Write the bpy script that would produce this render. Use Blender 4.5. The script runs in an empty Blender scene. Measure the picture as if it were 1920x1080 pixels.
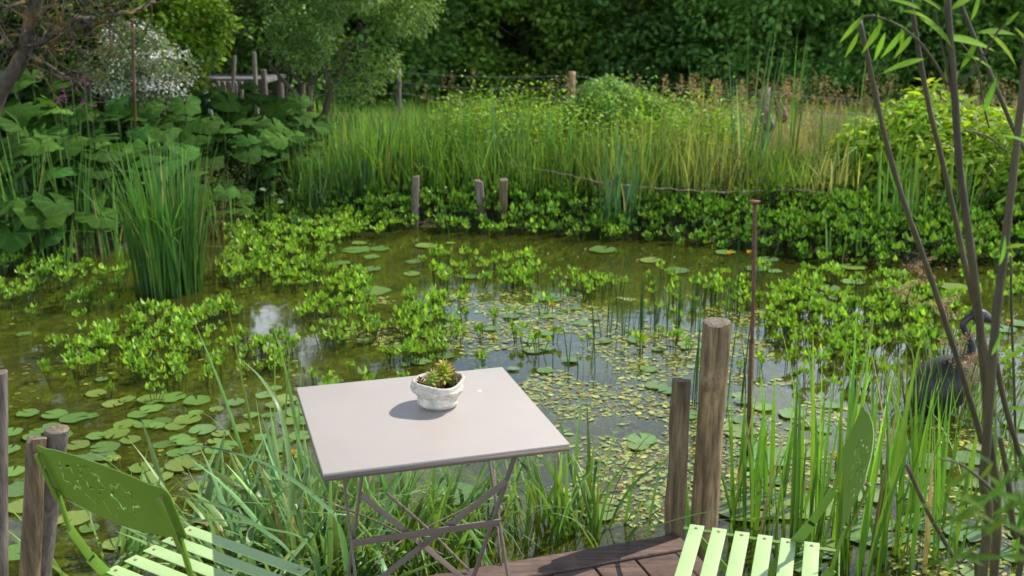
import bpy, math, random
import numpy as np
from mathutils import Vector, Matrix

R = math.radians
rng = np.random.default_rng(7)
random.seed(7)
S = bpy.context.scene

# ------------------------------------------------------------------ camera
CAM_Z, PITCH, FPX = 1.765, R(15.2), 2017.0
cam_d = bpy.data.cameras.new("camera")
cam_d.sensor_width = 36.0
cam_d.lens = 36.0 * FPX / 1920.0
cam_d.clip_start = 0.05
cam_d.clip_end = 2000
cam_d.dof.use_dof = True
cam_d.dof.focus_distance = 3.15
cam_d.dof.aperture_fstop = 5.2
cam = bpy.data.objects.new("camera", cam_d)
S.collection.objects.link(cam)
cam.location = (0, 0, CAM_Z)
cam.rotation_euler = (R(90) - PITCH, 0, 0)
S.camera = cam

# ------------------------------------------------------------------ sun, sky, exposure
SUN_EL, SUN_AZ = R(48), math.atan2(.85, .53)       # azimuth from +Y towards +X
sunv = Vector((math.sin(SUN_AZ) * math.cos(SUN_EL), math.cos(SUN_AZ) * math.cos(SUN_EL), math.sin(SUN_EL)))
sd = bpy.data.lights.new("sun", 'SUN')
sd.energy = 5.0
sd.angle = R(0.5)
sd.color = (1.0, .93, .80)
sun = bpy.data.objects.new("sun", sd)
S.collection.objects.link(sun)
sun.rotation_euler = (-sunv).to_track_quat('-Z', 'Y').to_euler()
W = bpy.data.worlds.new("World")
S.world = W
W.use_nodes = True
nt = W.node_tree
nt.nodes.clear()
sky = nt.nodes.new('ShaderNodeTexSky')
sky.sky_type = 'NISHITA'
sky.sun_disc = False
sky.sun_elevation = SUN_EL
sky.sun_rotation = SUN_AZ
tc = nt.nodes.new('ShaderNodeTexCoord')
nz = nt.nodes.new('ShaderNodeTexNoise')
nz.inputs['Scale'].default_value = 2.6
nz.inputs['Detail'].default_value = 6
rp = nt.nodes.new('ShaderNodeValToRGB')
rp.color_ramp.elements[0].position = .40
rp.color_ramp.elements[1].position = .62
mx = nt.nodes.new('ShaderNodeMix')
mx.data_type = 'RGBA'
mx.inputs[7].default_value = (10.0, 10.6, 11.6, 1)
mp = nt.nodes.new('ShaderNodeMath'); mp.operation = 'MULTIPLY'; mp.inputs[1].default_value = .75
bg = nt.nodes.new('ShaderNodeBackground')
bg.inputs['Strength'].default_value = .075
wo = nt.nodes.new('ShaderNodeOutputWorld')
nt.links.new(tc.outputs['Generated'], nz.inputs['Vector'])
nt.links.new(nz.outputs['Fac'], rp.inputs['Fac'])
nt.links.new(rp.outputs['Color'], mp.inputs[0])
nt.links.new(mp.outputs[0], mx.inputs[0])
nt.links.new(sky.outputs['Color'], mx.inputs[6])
# sky boosted towards the horizon and dimmed overhead, added to brighten the water's reflections
sz = nt.nodes.new('ShaderNodeSeparateXYZ'); nt.links.new(tc.outputs['Generated'], sz.inputs[0])
hz_ = nt.nodes.new('ShaderNodeMapRange'); hz_.inputs[1].default_value = .05; hz_.inputs[2].default_value = .62; hz_.inputs[3].default_value = 5.4; hz_.inputs[4].default_value = .42
nt.links.new(sz.outputs['Z'], hz_.inputs[0])
vm = nt.nodes.new('ShaderNodeVectorMath'); vm.operation = 'SCALE'
nt.links.new(mx.outputs[2], vm.inputs[0]); nt.links.new(hz_.outputs[0], vm.inputs['Scale'])
nt.links.new(vm.outputs[0], bg.inputs['Color'])
nt.links.new(bg.outputs[0], wo.inputs['Surface'])
S.view_settings.view_transform = 'Standard'
S.view_settings.look = 'None'
S.view_settings.gamma = 1
S.view_settings.exposure = 0.32
S.render.engine = 'CYCLES'
S.cycles.use_denoising = True
S.cycles.max_bounces = 10
S.cycles.transparent_max_bounces = 12
S.cycles.diffuse_bounces = 4
S.cycles.caustics_reflective = False
S.cycles.caustics_refractive = False

# ------------------------------------------------------------------ measuring helpers (survey of the place)
def ray(u, v):
    x, y = (u - 960) / FPX, -(v - 540) / FPX
    return np.array([x, math.cos(PITCH) + y * math.sin(PITCH), -math.sin(PITCH) + y * math.cos(PITCH)])
def onz(u, v, z):
    r = ray(u, v)
    return np.array([0, 0, CAM_Z]) + r * ((z - CAM_Z) / r[2])
def at(u, v, Y):
    r = ray(u, v)
    return np.array([0, 0, CAM_Z]) + r * (Y / r[1])
WZ = -.30            # water level; the deck top is 0

# ------------------------------------------------------------------ materials
def newmat(name):
    m = bpy.data.materials.new(name)
    m.use_nodes = True
    t = m.node_tree
    t.nodes.clear()
    return m, t, t.nodes.new('ShaderNodeOutputMaterial')
def N(t, kind, **kw):
    n = t.nodes.new(kind)
    for k, v in kw.items():
        if k in n.inputs: n.inputs[k].default_value = v
        else: setattr(n, k, v)
    return n
def L(t, a, b): t.links.new(a, b)
def ramp(t, stops):
    r = t.nodes.new('ShaderNodeValToRGB')
    e = r.color_ramp.elements
    while len(e) > 1: e.remove(e[0])
    e[0].position = stops[0][0]; e[0].color = (*stops[0][1], 1)
    for p, c in stops[1:]:
        x = e.new(p); x.color = (*c, 1)
    return r

def leaf_mat(name, trans=.42, rough=.5, spec=.28, tint=(1.25, 1.25, .55)):
    m, t, o = newmat(name)
    a = N(t, 'ShaderNodeAttribute', attribute_name='col')
    oi = N(t, 'ShaderNodeObjectInfo')
    hs = N(t, 'ShaderNodeHueSaturation')
    mr = N(t, 'ShaderNodeMapRange')
    mr.inputs[3].default_value = .82; mr.inputs[4].default_value = 1.18
    L(t, oi.outputs['Random'], mr.inputs[0]); L(t, mr.outputs[0], hs.inputs['Value'])
    L(t, a.outputs['Color'], hs.inputs['Color'])
    tcn = N(t, 'ShaderNodeTexCoord')
    nn = N(t, 'ShaderNodeTexNoise', Scale=14.0, Detail=3.0)
    L(t, tcn.outputs['Object'], nn.inputs['Vector'])
    mv = N(t, 'ShaderNodeMapRange'); mv.inputs[3].default_value = .72; mv.inputs[4].default_value = 1.28
    L(t, nn.outputs['Fac'], mv.inputs[0])
    mm = N(t, 'ShaderNodeVectorMath', operation='SCALE')
    L(t, hs.outputs['Color'], mm.inputs[0]); L(t, mv.outputs[0], mm.inputs['Scale'])
    p = N(t, 'ShaderNodeBsdfPrincipled', Roughness=rough)
    p.inputs['Specular IOR Level'].default_value = spec
    L(t, mm.outputs[0], p.inputs['Base Color'])
    tr = N(t, 'ShaderNodeBsdfTranslucent')
    mu = N(t, 'ShaderNodeVectorMath', operation='MULTIPLY')
    mu.inputs[1].default_value = tint
    L(t, mm.outputs[0], mu.inputs[0]); L(t, mu.outputs[0], tr.inputs['Color'])
    mix = N(t, 'ShaderNodeMixShader', Fac=trans)
    L(t, p.outputs[0], mix.inputs[1]); L(t, tr.outputs[0], mix.inputs[2])
    L(t, mix.outputs[0], o.inputs['Surface'])
    return m
LEAF = leaf_mat('leaf_green')
LEAFS = leaf_mat('leaf_shiny', .36, .38, .42)
LEAFD = leaf_mat('leaf_wood', .5, .6, .2)
LEAFM = leaf_mat('leaf_matte', .36, .75, .1, (1.2, 1.25, .5))
PAD = leaf_mat('lily_leaf', .12, .3, .45)

def bark_mat(name, c1, c2, scale=(30, 30, 3), bump=.5, rough=.85, lichen=None, stain=.55):
    m, t, o = newmat(name)
    tcn = N(t, 'ShaderNodeTexCoord'); mp_ = N(t, 'ShaderNodeMapping'); mp_.inputs['Scale'].default_value = scale
    L(t, tcn.outputs['Object'], mp_.inputs['Vector'])
    mp5 = N(t, 'ShaderNodeMapping'); mp5.inputs['Scale'].default_value = (1, 1, .35); L(t, tcn.outputs['Object'], mp5.inputs['Vector'])
    n1 = N(t, 'ShaderNodeTexNoise', Scale=1.0, Detail=8.0, Roughness=.65)
    L(t, mp_.outputs[0], n1.inputs['Vector'])
    r = ramp(t, [(.28, c1), (.5, tuple((a + b) / 2 for a, b in zip(c1, c2))), (.72, c2)])
    L(t, n1.outputs['Fac'], r.inputs['Fac'])
    col = r.outputs['Color']
    n3 = N(t, 'ShaderNodeTexNoise', Scale=6.0, Detail=4.0)
    L(t, tcn.outputs['Object'], n3.inputs['Vector'])
    if lichen:
        r3 = ramp(t, [(.5, (0, 0, 0)), (.58, (1, 1, 1))]); L(t, n3.outputs['Fac'], r3.inputs['Fac'])
        mc = N(t, 'ShaderNodeMix', data_type='RGBA'); mc.inputs[7].default_value = (*lichen, 1)
        L(t, r3.outputs['Color'], mc.inputs[0]); L(t, col, mc.inputs[6]); col = mc.outputs[2]
    n5 = N(t, 'ShaderNodeTexNoise', Scale=11.0, Detail=5.0, Roughness=.7)
    L(t, mp5.outputs[0], n5.inputs['Vector'])
    r5 = N(t, 'ShaderNodeMapRange'); r5.inputs[1].default_value = .35; r5.inputs[2].default_value = .65; r5.inputs[3].default_value = stain; r5.inputs[4].default_value = 1.12
    L(t, n5.outputs['Fac'], r5.inputs[0]); v5 = N(t, 'ShaderNodeVectorMath', operation='SCALE'); L(t, col, v5.inputs[0]); L(t, r5.outputs[0], v5.inputs['Scale']); col = v5.outputs[0]
    p = N(t, 'ShaderNodeBsdfPrincipled', Roughness=rough)
    L(t, col, p.inputs['Base Color'])
    b = N(t, 'ShaderNodeBump', Strength=bump, Distance=.01)
    L(t, n1.outputs['Fac'], b.inputs['Height']); L(t, b.outputs[0], p.inputs['Normal'])
    L(t, p.outputs[0], o.inputs['Surface'])
    return m
BARK = bark_mat('bark', (.05, .04, .028), (.14, .115, .08))
BARKL = bark_mat('bark_lichen', (.035, .028, .02), (.11, .09, .065), lichen=(.15, .10, .03), scale=(20, 20, 20))
POSTW = bark_mat('weathered_wood', (.045, .026, .010), (.52, .37, .19), (55, 55, 4), 1.0, stain=.35)
POSTD = bark_mat('dark_weathered_wood', (.03, .02, .009), (.26, .19, .10), (70, 70, 5), .8)
POSTG = bark_mat('grey_wood', (.07, .056, .046), (.28, .235, .195), (60, 60, 5), .7)
ENDW = bark_mat('cut_end_wood', (.10, .075, .05), (.36, .30, .24), (80, 80, 80), .8)
WILLOW = bark_mat('willow_bark', (.024, .021, .006), (.09, .072, .022), (60, 60, 8), .3, .6)
DEADW = bark_mat('dead_wood', (.06, .045, .035), (.26, .2, .14), (70, 70, 8), .5)
DECKM = bark_mat('deck_wood', (.045, .026, .02), (.19, .115, .09), (5, 60, 60), .6, .7)
RUST = bark_mat('rusty_iron', (.05, .022, .012), (.20, .085, .045), (150, 150, 60), .5, .75)
ROPE = bark_mat('old_rope', (.2, .14, .09), (.42, .32, .23), (90, 90, 90), .4)
GALV = bark_mat('galvanised_wire', (.10, .10, .11), (.25, .25, .26), (90, 90, 90), .1, .5)
TEAL = bark_mat('teal_plastic', (.0, .11, .12), (.01, .2, .2), (9, 9, 9), .1, .5)
SOIL = bark_mat('potting_soil', (.012, .008, .005), (.07, .045, .03), (150, 150, 150), 1.0, .95)
PICKET = bark_mat('pale_wood', (.16, .14, .11), (.36, .32, .26), (40, 40, 5), .3)
SLATE = bark_mat('grey_board', (.09, .09, .10), (.2, .2, .21), (12, 12, 12), .3)

def paint_mat(name, base, rough=.35, wear=(.22, .08, .03), wearpos=.72, spec=.5, metal=0, bs=120.0, var=.12):
    m, t, o = newmat(name)
    tcn = N(t, 'ShaderNodeTexCoord')
    n1 = N(t, 'ShaderNodeTexNoise', Scale=9.0, Detail=6.0, Roughness=.6)
    n2 = N(t, 'ShaderNodeTexNoise', Scale=bs, Detail=3.0, Roughness=.7)
    L(t, tcn.outputs['Object'], n1.inputs['Vector']); L(t, tcn.outputs['Object'], n2.inputs['Vector'])
    r1 = ramp(t, [(.3, tuple(c * (1 - var) for c in base)), (.7, tuple(min(1, c * (1 + var * .6)) for c in base))])
    L(t, n1.outputs['Fac'], r1.inputs['Fac'])
    r2 = ramp(t, [(wearpos, (0, 0, 0)), (wearpos + .025, (1, 1, 1))]); L(t, n2.outputs['Fac'], r2.inputs['Fac'])
    mc = N(t, 'ShaderNodeMix', data_type='RGBA'); mc.inputs[7].default_value = (*wear, 1)
    L(t, r2.outputs['Color'], mc.inputs[0]); L(t, r1.outputs['Color'], mc.inputs[6])
    p = N(t, 'ShaderNodeBsdfPrincipled', Roughness=rough, Metallic=metal)
    p.inputs['Specular IOR Level'].default_value = spec
    L(t, mc.outputs[2], p.inputs['Base Color'])
    rr = N(t, 'ShaderNodeMapRange'); rr.inputs[3].default_value = rough * .8; rr.inputs[4].default_value = rough * 1.4
    L(t, n1.outputs['Fac'], rr.inputs[0]); L(t, rr.outputs[0], p.inputs['Roughness'])
    b = N(t, 'ShaderNodeBump', Strength=.08, Distance=.002); L(t, n2.outputs['Fac'], b.inputs['Height']); L(t, b.outputs[0], p.inputs['Normal'])
    L(t, p.outputs[0], o.inputs['Surface'])
    return m
LIME = paint_mat('shaded_lime_paint', (.115, .225, .015), .42, (.2, .09, .03), .69, .5)  # lime darkened: the shade on the chair back is put into this colour
SLATP = paint_mat('sunlit_lime_paint', (.38, .56, .24), .42, (.2, .09, .03), .69, .7)  # same lime made paler: sunlight on the seat slats is in the colour
RIVET = paint_mat('rusty_rivet', (.22, .2, .08), .5, (.2, .08, .03), .5)
TAUPE = paint_mat('taupe_paint', (.395, .36, .345), .42, (.12, .09, .07), .735, bs=90.0, var=.03)
TAUPED = paint_mat('taupe_frame_paint', (.16, .13, .11), .45, (.09, .04, .02), .68)
PLASTER = bark_mat('white_plaster', (.32, .29, .24), (.74, .71, .65), (45, 45, 90), .9, .85, stain=.85)
BLACKM = paint_mat('black_iron', (.025, .027, .032), .45, (.06, .05, .05), .7)
COPPER = paint_mat('brown_glaze', (.16, .085, .06), .18, (.3, .2, .15), .7, .7)
WHITE = paint_mat('chalk_white', (.8, .8, .78), .7, (.6, .6, .55), .7)

def simple(name, c, rough=.6, trans=0):
    m, t, o = newmat(name)
    tcn = N(t, 'ShaderNodeTexCoord'); n1 = N(t, 'ShaderNodeTexNoise', Scale=25.0, Detail=3.0)
    L(t, tcn.outputs['Object'], n1.inputs['Vector'])
    r1 = ramp(t, [(.3, tuple(x * .75 for x in c)), (.7, c)]); L(t, n1.outputs['Fac'], r1.inputs['Fac'])
    p = N(t, 'ShaderNodeBsdfPrincipled', Roughness=rough); L(t, r1.outputs['Color'], p.inputs['Base Color'])
    out = p.outputs[0]
    if trans:
        tr = N(t, 'ShaderNodeBsdfTranslucent'); L(t, r1.outputs['Color'], tr.inputs['Color'])
        mi = N(t, 'ShaderNodeMixShader', Fac=trans); L(t, out, mi.inputs[1]); L(t, tr.outputs[0], mi.inputs[2]); out = mi.outputs[0]
    L(t, out, o.inputs['Surface'])
    return m
YELLOW = simple('yellow_petal', (.85, .5, .02), .5, .3)
WHITEP = simple('white_petal', (.8, .8, .76), .6, .3)
PURPLE = simple('purple_petal', (.42, .06, .38), .6, .3)

# ground
GM, t, o = newmat('soil_and_pond_bed')
geo = N(t, 'ShaderNodeNewGeometry')
sep = N(t, 'ShaderNodeSeparateXYZ'); L(t, geo.outputs['Position'], sep.inputs[0])
n1 = N(t, 'ShaderNodeTexNoise', Scale=3.2, Detail=9.0, Roughness=.68)
n2 = N(t, 'ShaderNodeTexNoise', Scale=17.0, Detail=6.0, Roughness=.7)
n4 = N(t, 'ShaderNodeTexVoronoi', Scale=20.0)
for n_ in (n1, n2, n4): L(t, geo.outputs['Position'], n_.inputs['Vector'])
rb = ramp(t, [(.36, (.022, .022, .010)), (.46, (.06, .078, .018)), (.55, (.15, .19, .03)), (.66, (.31, .36, .07))])
ad = N(t, 'ShaderNodeMath', operation='MULTIPLY_ADD'); ad.inputs[1].default_value = .5
L(t, n2.outputs['Fac'], ad.inputs[0])
mh = N(t, 'ShaderNodeMath', operation='MULTIPLY'); mh.inputs[1].default_value = .5; L(t, n1.outputs['Fac'], mh.inputs[0]); L(t, mh.outputs[0], ad.inputs[2])
L(t, ad.outputs[0], rb.inputs['Fac'])
rs = ramp(t, [(.3, (.018, .014, .008)), (.7, (.07, .055, .03))]); L(t, n2.outputs['Fac'], rs.inputs['Fac'])
rg = ramp(t, [(.3, (.03, .05, .012)), (.7, (.07, .10, .022))]); L(t, n1.outputs['Fac'], rg.inputs['Fac'])
st = N(t, 'ShaderNodeMapRange'); st.inputs[1].default_value = WZ - .03; st.inputs[2].default_value = WZ + .03; L(t, sep.outputs['Z'], st.inputs[0])
sy = N(t, 'ShaderNodeMapRange'); sy.inputs[1].default_value = 13; sy.inputs[2].default_value = 17; L(t, sep.outputs['Y'], sy.inputs[0])
m0 = N(t, 'ShaderNodeMix', data_type='RGBA'); L(t, sy.outputs[0], m0.inputs[0]); L(t, rs.outputs['Color'], m0.inputs[6]); L(t, rg.outputs['Color'], m0.inputs[7])
m1 = N(t, 'ShaderNodeMix', data_type='RGBA'); mm_ = N(t, 'ShaderNodeMath', operation='MAXIMUM'); L(t, st.outputs[0], mm_.inputs[0]); L(t, sy.outputs[0], mm_.inputs[1]); L(t, mm_.outputs[0], m1.inputs[0]); L(t, rb.outputs['Color'], m1.inputs[6]); L(t, m0.outputs[2], m1.inputs[7])
p = N(t, 'ShaderNodeBsdfPrincipled', Roughness=.9); L(t, m1.outputs[2], p.inputs['Base Color'])
b = N(t, 'ShaderNodeBump', Strength=.6, Distance=.03); L(t, n2.outputs['Fac'], b.inputs['Height']); L(t, b.outputs[0], p.inputs['Normal'])
L(t, p.outputs[0], o.inputs['Surface'])

# water
WM, t, o = newmat('pond_water')
geo = N(t, 'ShaderNodeNewGeometry')
n1 = N(t, 'ShaderNodeTexNoise', Scale=5.0, Detail=3.0); L(t, geo.outputs['Position'], n1.inputs['Vector'])
b = N(t, 'ShaderNodeBump', Strength=.05, Distance=.02); L(t, n1.outputs['Fac'], b.inputs['Height'])
fr = N(t, 'ShaderNodeFresnel', IOR=1.48); L(t, b.outputs[0], fr.inputs['Normal'])
gl = N(t, 'ShaderNodeBsdfGlossy', Roughness=.04); L(t, b.outputs[0], gl.inputs['Normal'])
tr = N(t, 'ShaderNodeBsdfTransparent'); tr.inputs['Color'].default_value = (.84, .90, .46, 1)
df = N(t, 'ShaderNodeBsdfDiffuse'); df.inputs['Color'].default_value = (.18, .205, .035, 1)
mA = N(t, 'ShaderNodeMixShader', Fac=.18); L(t, tr.outputs[0], mA.inputs[1]); L(t, df.outputs[0], mA.inputs[2])
mB = N(t, 'ShaderNodeMixShader'); L(t, fr.outputs[0], mB.inputs[0]); L(t, mA.outputs[0], mB.inputs[1]); L(t, gl.outputs[0], mB.inputs[2])
L(t, mB.outputs[0], o.inputs['Surface'])

# ------------------------------------------------------------------ mesh helpers
COL = S.collection
def tag(o, label=None, cat=None, group=None, kind=None):
    if label: o['label'] = label
    if cat: o['category'] = cat
    if group: o['group'] = group
    if kind: o['kind'] = kind
    return o
def empty(name, loc, rz=0):
    o = bpy.data.objects.new(name, None); COL.objects.link(o)
    o.location = tuple(float(c) for c in loc); o.rotation_euler = (0, 0, rz); o.empty_display_size = .1
    return o

class MB:
    """collects vertices, polygons and per-vertex colours, then links ONE mesh object"""
    def __init__(s): s.v = []; s.f = {}; s.c = []; s.n = 0; s.smooth = True
    def add(s, V, F, C=None):
        V = np.asarray(V, float).reshape(-1, 3)
        F = np.asarray(F, int)
        s.v.append(V)
        s.f.setdefault(F.shape[1], []).append(F + s.n)
        if C is None: C = (.1, .1, .1)
        C = np.asarray(C, float)
        if C.ndim == 1: C = np.broadcast_to(C, (len(V), 3))
        s.c.append(C)
        s.n += len(V)
    def mesh(s, name, mat, smooth=True):
        me = bpy.data.meshes.new(name)
        V = np.concatenate(s.v); me.vertices.add(len(V)); me.vertices.foreach_set('co', V.ravel())
        loops, starts, tot = [], [], 0
        for k, fl in s.f.items():
            F = np.concatenate(fl)
            loops.append(F.ravel()); starts.append(tot + np.arange(len(F)) * k); tot += F.size
        loops = np.concatenate(loops); starts = np.concatenate(starts)
        me.loops.add(len(loops)); me.loops.foreach_set('vertex_index', loops.astype(np.int32))
        me.polygons.add(len(starts)); me.polygons.foreach_set('loop_start', starts.astype(np.int32))
        me.update(calc_edges=True)
        if smooth: me.polygons.foreach_set('use_smooth', np.ones(len(starts), bool))
        a = me.attributes.new('col', 'FLOAT_COLOR', 'POINT')
        C = np.concatenate(s.c); a.data.foreach_set('color', np.c_[C, np.ones(len(C))].ravel())
        me.materials.append(mat)
        me.validate()
        return me
    def build(s, name, mat, parent=None, smooth=True):
        return link(s.mesh(name, mat, smooth), name, parent)
def link(me, name, parent=None):
    o = bpy.data.objects.new(name, me); COL.objects.link(o)
    if parent: o.parent = parent
    return o
def copy_tree(o, parent=None):
    c = o.copy(); COL.objects.link(c); c.parent = parent
    for ch in o.children: copy_tree(ch, c)
    return c

def tube(mb, pts, rad, n=8, col=None, caps=True, wob=0):
    pts = np.asarray(pts, float); rad = np.broadcast_to(np.asarray(rad, float), (len(pts),))
    T = np.gradient(pts, axis=0); T /= np.linalg.norm(T, axis=1)[:, None] + 1e-9
    ref = np.array([0, 0, 1.]) if abs(T[0][2]) < .9 else np.array([1., 0, 0])
    V = []
    u = np.cross(T[0], ref); u /= np.linalg.norm(u)
    a = np.arange(n) * 2 * math.pi / n
    for i in range(len(pts)):
        u = u - T[i] * np.dot(u, T[i]); u /= np.linalg.norm(u) + 1e-9
        w = np.cross(T[i], u)
        rr = rad[i] * (1 + (wob * rng.uniform(-1, 1, n) if wob else 0))
        V.append(pts[i] + (np.outer(np.cos(a) * rr, u) + np.outer(np.sin(a) * rr, w)))
    V = np.concatenate(V)
    i = np.arange(len(pts) - 1)[:, None] * n; j = np.arange(n)[None, :]; k = (j + 1) % n
    F = np.stack([i + j, i + k, i + n + k, i + n + j], -1).reshape(-1, 4)
    if caps:
        V = np.concatenate([V, pts[:1], pts[-1:]])
        mb.add(V, F, col)
        base = mb.n - len(V)
        m = len(pts) * n
        j = np.arange(n); k = (j + 1) % n
        F2 = np.concatenate([np.stack([np.full(n, m), k, j], -1), np.stack([np.full(n, m + 1), (len(pts) - 1) * n + j, (len(pts) - 1) * n + k], -1)])
        mb.f.setdefault(3, []).append(F2 + base)
    else: mb.add(V, F, col)
def smoothpath(P, n=6):
    P = np.asarray(P, float)
    if len(P) < 3: return np.array([P[0] + (P[-1] - P[0]) * k / n for k in range(n + 1)])
    out = []
    for i in range(len(P) - 1):
        p0, p1, p2, p3 = P[max(i - 1, 0)], P[i], P[i + 1], P[min(i + 2, len(P) - 1)]
        for k in range(n):
            s = k / n
            out.append(.5 * ((2 * p1) + (-p0 + p2) * s + (2 * p0 - 5 * p1 + 4 * p2 - p3) * s * s + (-p0 + 3 * p1 - 3 * p2 + p3) * s ** 3))
    out.append(P[-1])
    return np.array(out)
def box(mb, c, size, rot=None, bev=0, col=None):
    """box with chamfered edges"""
    hx, hy, hz = [s / 2 for s in size]
    if bev <= 0:
        V = np.array([(x, y, z) for x in (-hx, hx) for y in (-hy, hy) for z in (-hz, hz)])
        F = np.array([(0, 1, 3, 2), (4, 6, 7, 5), (0, 4, 5, 1), (2, 3, 7, 6), (0, 2, 6, 4), (1, 5, 7, 3)])
        if rot is not None: V = V @ np.array(rot).T
        mb.add(V + np.array(c), F, col); return
    import bmesh
    bm = bmesh.new(); bmesh.ops.create_cube(bm, size=1)
    for v in bm.verts: v.co = (v.co.x * size[0], v.co.y * size[1], v.co.z * size[2])
    bmesh.ops.bevel(bm, geom=list(bm.edges), offset=bev, segments=2, affect='EDGES', profile=.6)
    addbm(mb, bm, c, rot, col)
def addbm(mb, bm, c=(0, 0, 0), rot=None, col=None):
    import bmesh
    bm.verts.ensure_lookup_table(); bm.verts.index_update()
    V = np.array([v.co[:] for v in bm.verts])
    if rot is not None: V = V @ np.array(rot).T
    V = V + np.array(c)
    fs = {}
    bmesh.ops.triangulate(bm, faces=[f for f in bm.faces if len(f.verts) > 4])
    for f in bm.faces: fs.setdefault(len(f.verts), []).append([v.index for v in f.verts])
    first = True; base = mb.n
    for k, fl in fs.items():
        if first: mb.add(V, np.array(fl), col); first = False
        else: mb.f.setdefault(k, []).append(np.array(fl) + base)
    bm.free()
def rotz(a): c, s = math.cos(a), math.sin(a); return np.array([[c, -s, 0], [s, c, 0], [0, 0, 1]])

def jitter(base, n, amt=.25, hue=.12):
    """n natural variations of a leaf colour"""
    b = np.asarray(base, float)
    k = np.exp(rng.normal(0, amt, (n, 1)))
    h = rng.normal(0, hue, (n, 1))
    return np.clip(b * k * np.concatenate([1 + h, 1 + 0 * h, 1 - h], 1), .002, .9)

def blades(mb, base, h, w, az, th0, th1, col, nseg=5, kink=None, fold=.0, tip=1.0, twist=0.0):
    """n strap leaves grown from base; th = angle from vertical going th0 -> th0+th1 towards the tip"""
    n = len(base)
    base = np.asarray(base, float)
    h, w, az, th0, th1 = [np.broadcast_to(np.asarray(q, float), (n,)) for q in (h, w, az, th0, th1)]
    P = base.copy(); rows = [P]; dirs = []
    for k in range(nseg):
        tt = (k + .5) / nseg
        th = th0 + th1 * tt ** 1.6
        if kink is not None: th = th + kink * (tt > .55)
        d = np.stack([np.sin(th) * np.cos(az), np.sin(th) * np.sin(az), np.cos(th)], 1)
        P = P + d * (h / nseg)[:, None]; rows.append(P); dirs.append(d)
    dirs.append(dirs[-1])
    sa = az + math.pi / 2 + (rng.uniform(-1, 1, n) * (.9 + twist))
    side = np.stack([np.cos(sa), np.sin(sa), 0 * sa], 1)
    V = []
    cols = 3 if fold else 2
    for k in range(nseg + 1):
        tt = k / nseg
        ww = w * (.75 + .5 * tt if tt < .5 else 1.0) * (1 - max(0, (tt - .45) / .55) ** 1.7 * tip) * .5
        ww = np.maximum(ww, .0004)
        d = dirs[min(k, nseg)]
        sd_ = side - d * np.sum(side * d, 1)[:, None]; sd_ /= np.linalg.norm(sd_, axis=1)[:, None] + 1e-9
        nn = np.cross(d, sd_)
        if cols == 3:
            V += [rows[k] - sd_ * ww[:, None], rows[k] + nn * (ww * fold)[:, None], rows[k] + sd_ * ww[:, None]]
        else:
            V += [rows[k] - sd_ * ww[:, None], rows[k] + sd_ * ww[:, None]]
    V = np.stack(V, 1)                         # n, rows*cols, 3
    m = V.shape[1]
    f = []
    for k in range(nseg):
        for c in range(cols - 1):
            a = k * cols + c
            f.append((a, a + 1, a + cols + 1, a + cols))
    f = np.array(f)
    F = (np.arange(n)[:, None, None] * m + f[None]).reshape(-1, 4)
    C = np.asarray(col, float)
    if C.ndim == 1: C = np.broadcast_to(C, (n, 3))
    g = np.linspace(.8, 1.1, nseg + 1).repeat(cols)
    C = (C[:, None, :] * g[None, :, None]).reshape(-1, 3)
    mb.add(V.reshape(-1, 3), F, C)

def place(mb, TV, TF, M, T, C, tc_=None):
    """copies of a template: M n,3,3; T n,3; C n,3"""
    n = len(T); m = len(TV)
    V = np.einsum('nij,mj->nmi', M, TV) + T[:, None, :]
    for k, tf in TF.items():
        F = (np.arange(n)[:, None, None] * m + tf[None]).reshape(-1, k)
        if k == min(TF): first = F
    C = np.repeat(C, m, 0)
    if tc_ is not None: C = C * np.tile(tc_, (n, 1))
    keys = list(TF)
    base = mb.n
    F0 = (np.arange(n)[:, None, None] * m + TF[keys[0]][None]).reshape(-1, keys[0])
    mb.add(V.reshape(-1, 3), F0, C)
    for k in keys[1:]:
        mb.f.setdefault(k, []).append((np.arange(n)[:, None, None] * m + TF[k][None]).reshape(-1, k) + base)

# leaf templates: x across, y along, z up
def ovate(wr=.5, nseg=4, cup=.12, bend=.15):
    ys = np.linspace(0, 1, nseg + 1)
    ws = np.sin(np.pi * ys ** .85) * wr * .5
    V = []
    for y, w in zip(ys, ws):
        zb = -bend * y * y
        V += [(-w, y, zb + cup * w * 2), (0, y, zb), (w, y, zb + cup * w * 2)]
    F = []
    for k in range(nseg):
        a = k * 3
        F += [(a, a + 1, a + 4, a + 3), (a + 1, a + 2, a + 5, a + 4)]
    return np.array(V), {4: np.array(F)}
OV = ovate(.52); OVB = ovate(.56, 4, .28, .25); LANCE = ovate(.2, 4, .1, .25); DIA = (np.array([(0, 0, 0), (-.28, .5, .08), (0, 1, -.05), (.28, .5, .08)]), {4: np.array([(0, 3, 2, 1)])})
DIAL = (np.array([(0, 0, 0), (-.14, .5, .04), (0, 1, -.05), (.14, .5, .04)]), {4: np.array([(0, 3, 2, 1)])})
def orient(n, up=.5, out=None, spread=1.0):
    """random frames whose z axis (leaf normal) leans up and whose y axis points partly outwards"""
    z = rng.normal(0, spread, (n, 3)); z[:, 2] = np.abs(z[:, 2]) + up
    if out is not None: z = z + out * .8
    z /= np.linalg.norm(z, axis=1)[:, None]
    y = rng.normal(0, 1, (n, 3))
    if out is not None: y = y + out * 1.2
    y -= z * np.sum(y * z, 1)[:, None]; y /= np.linalg.norm(y, axis=1)[:, None] + 1e-9
    x = np.cross(y, z)
    return np.stack([x, y, z], 2)
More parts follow.
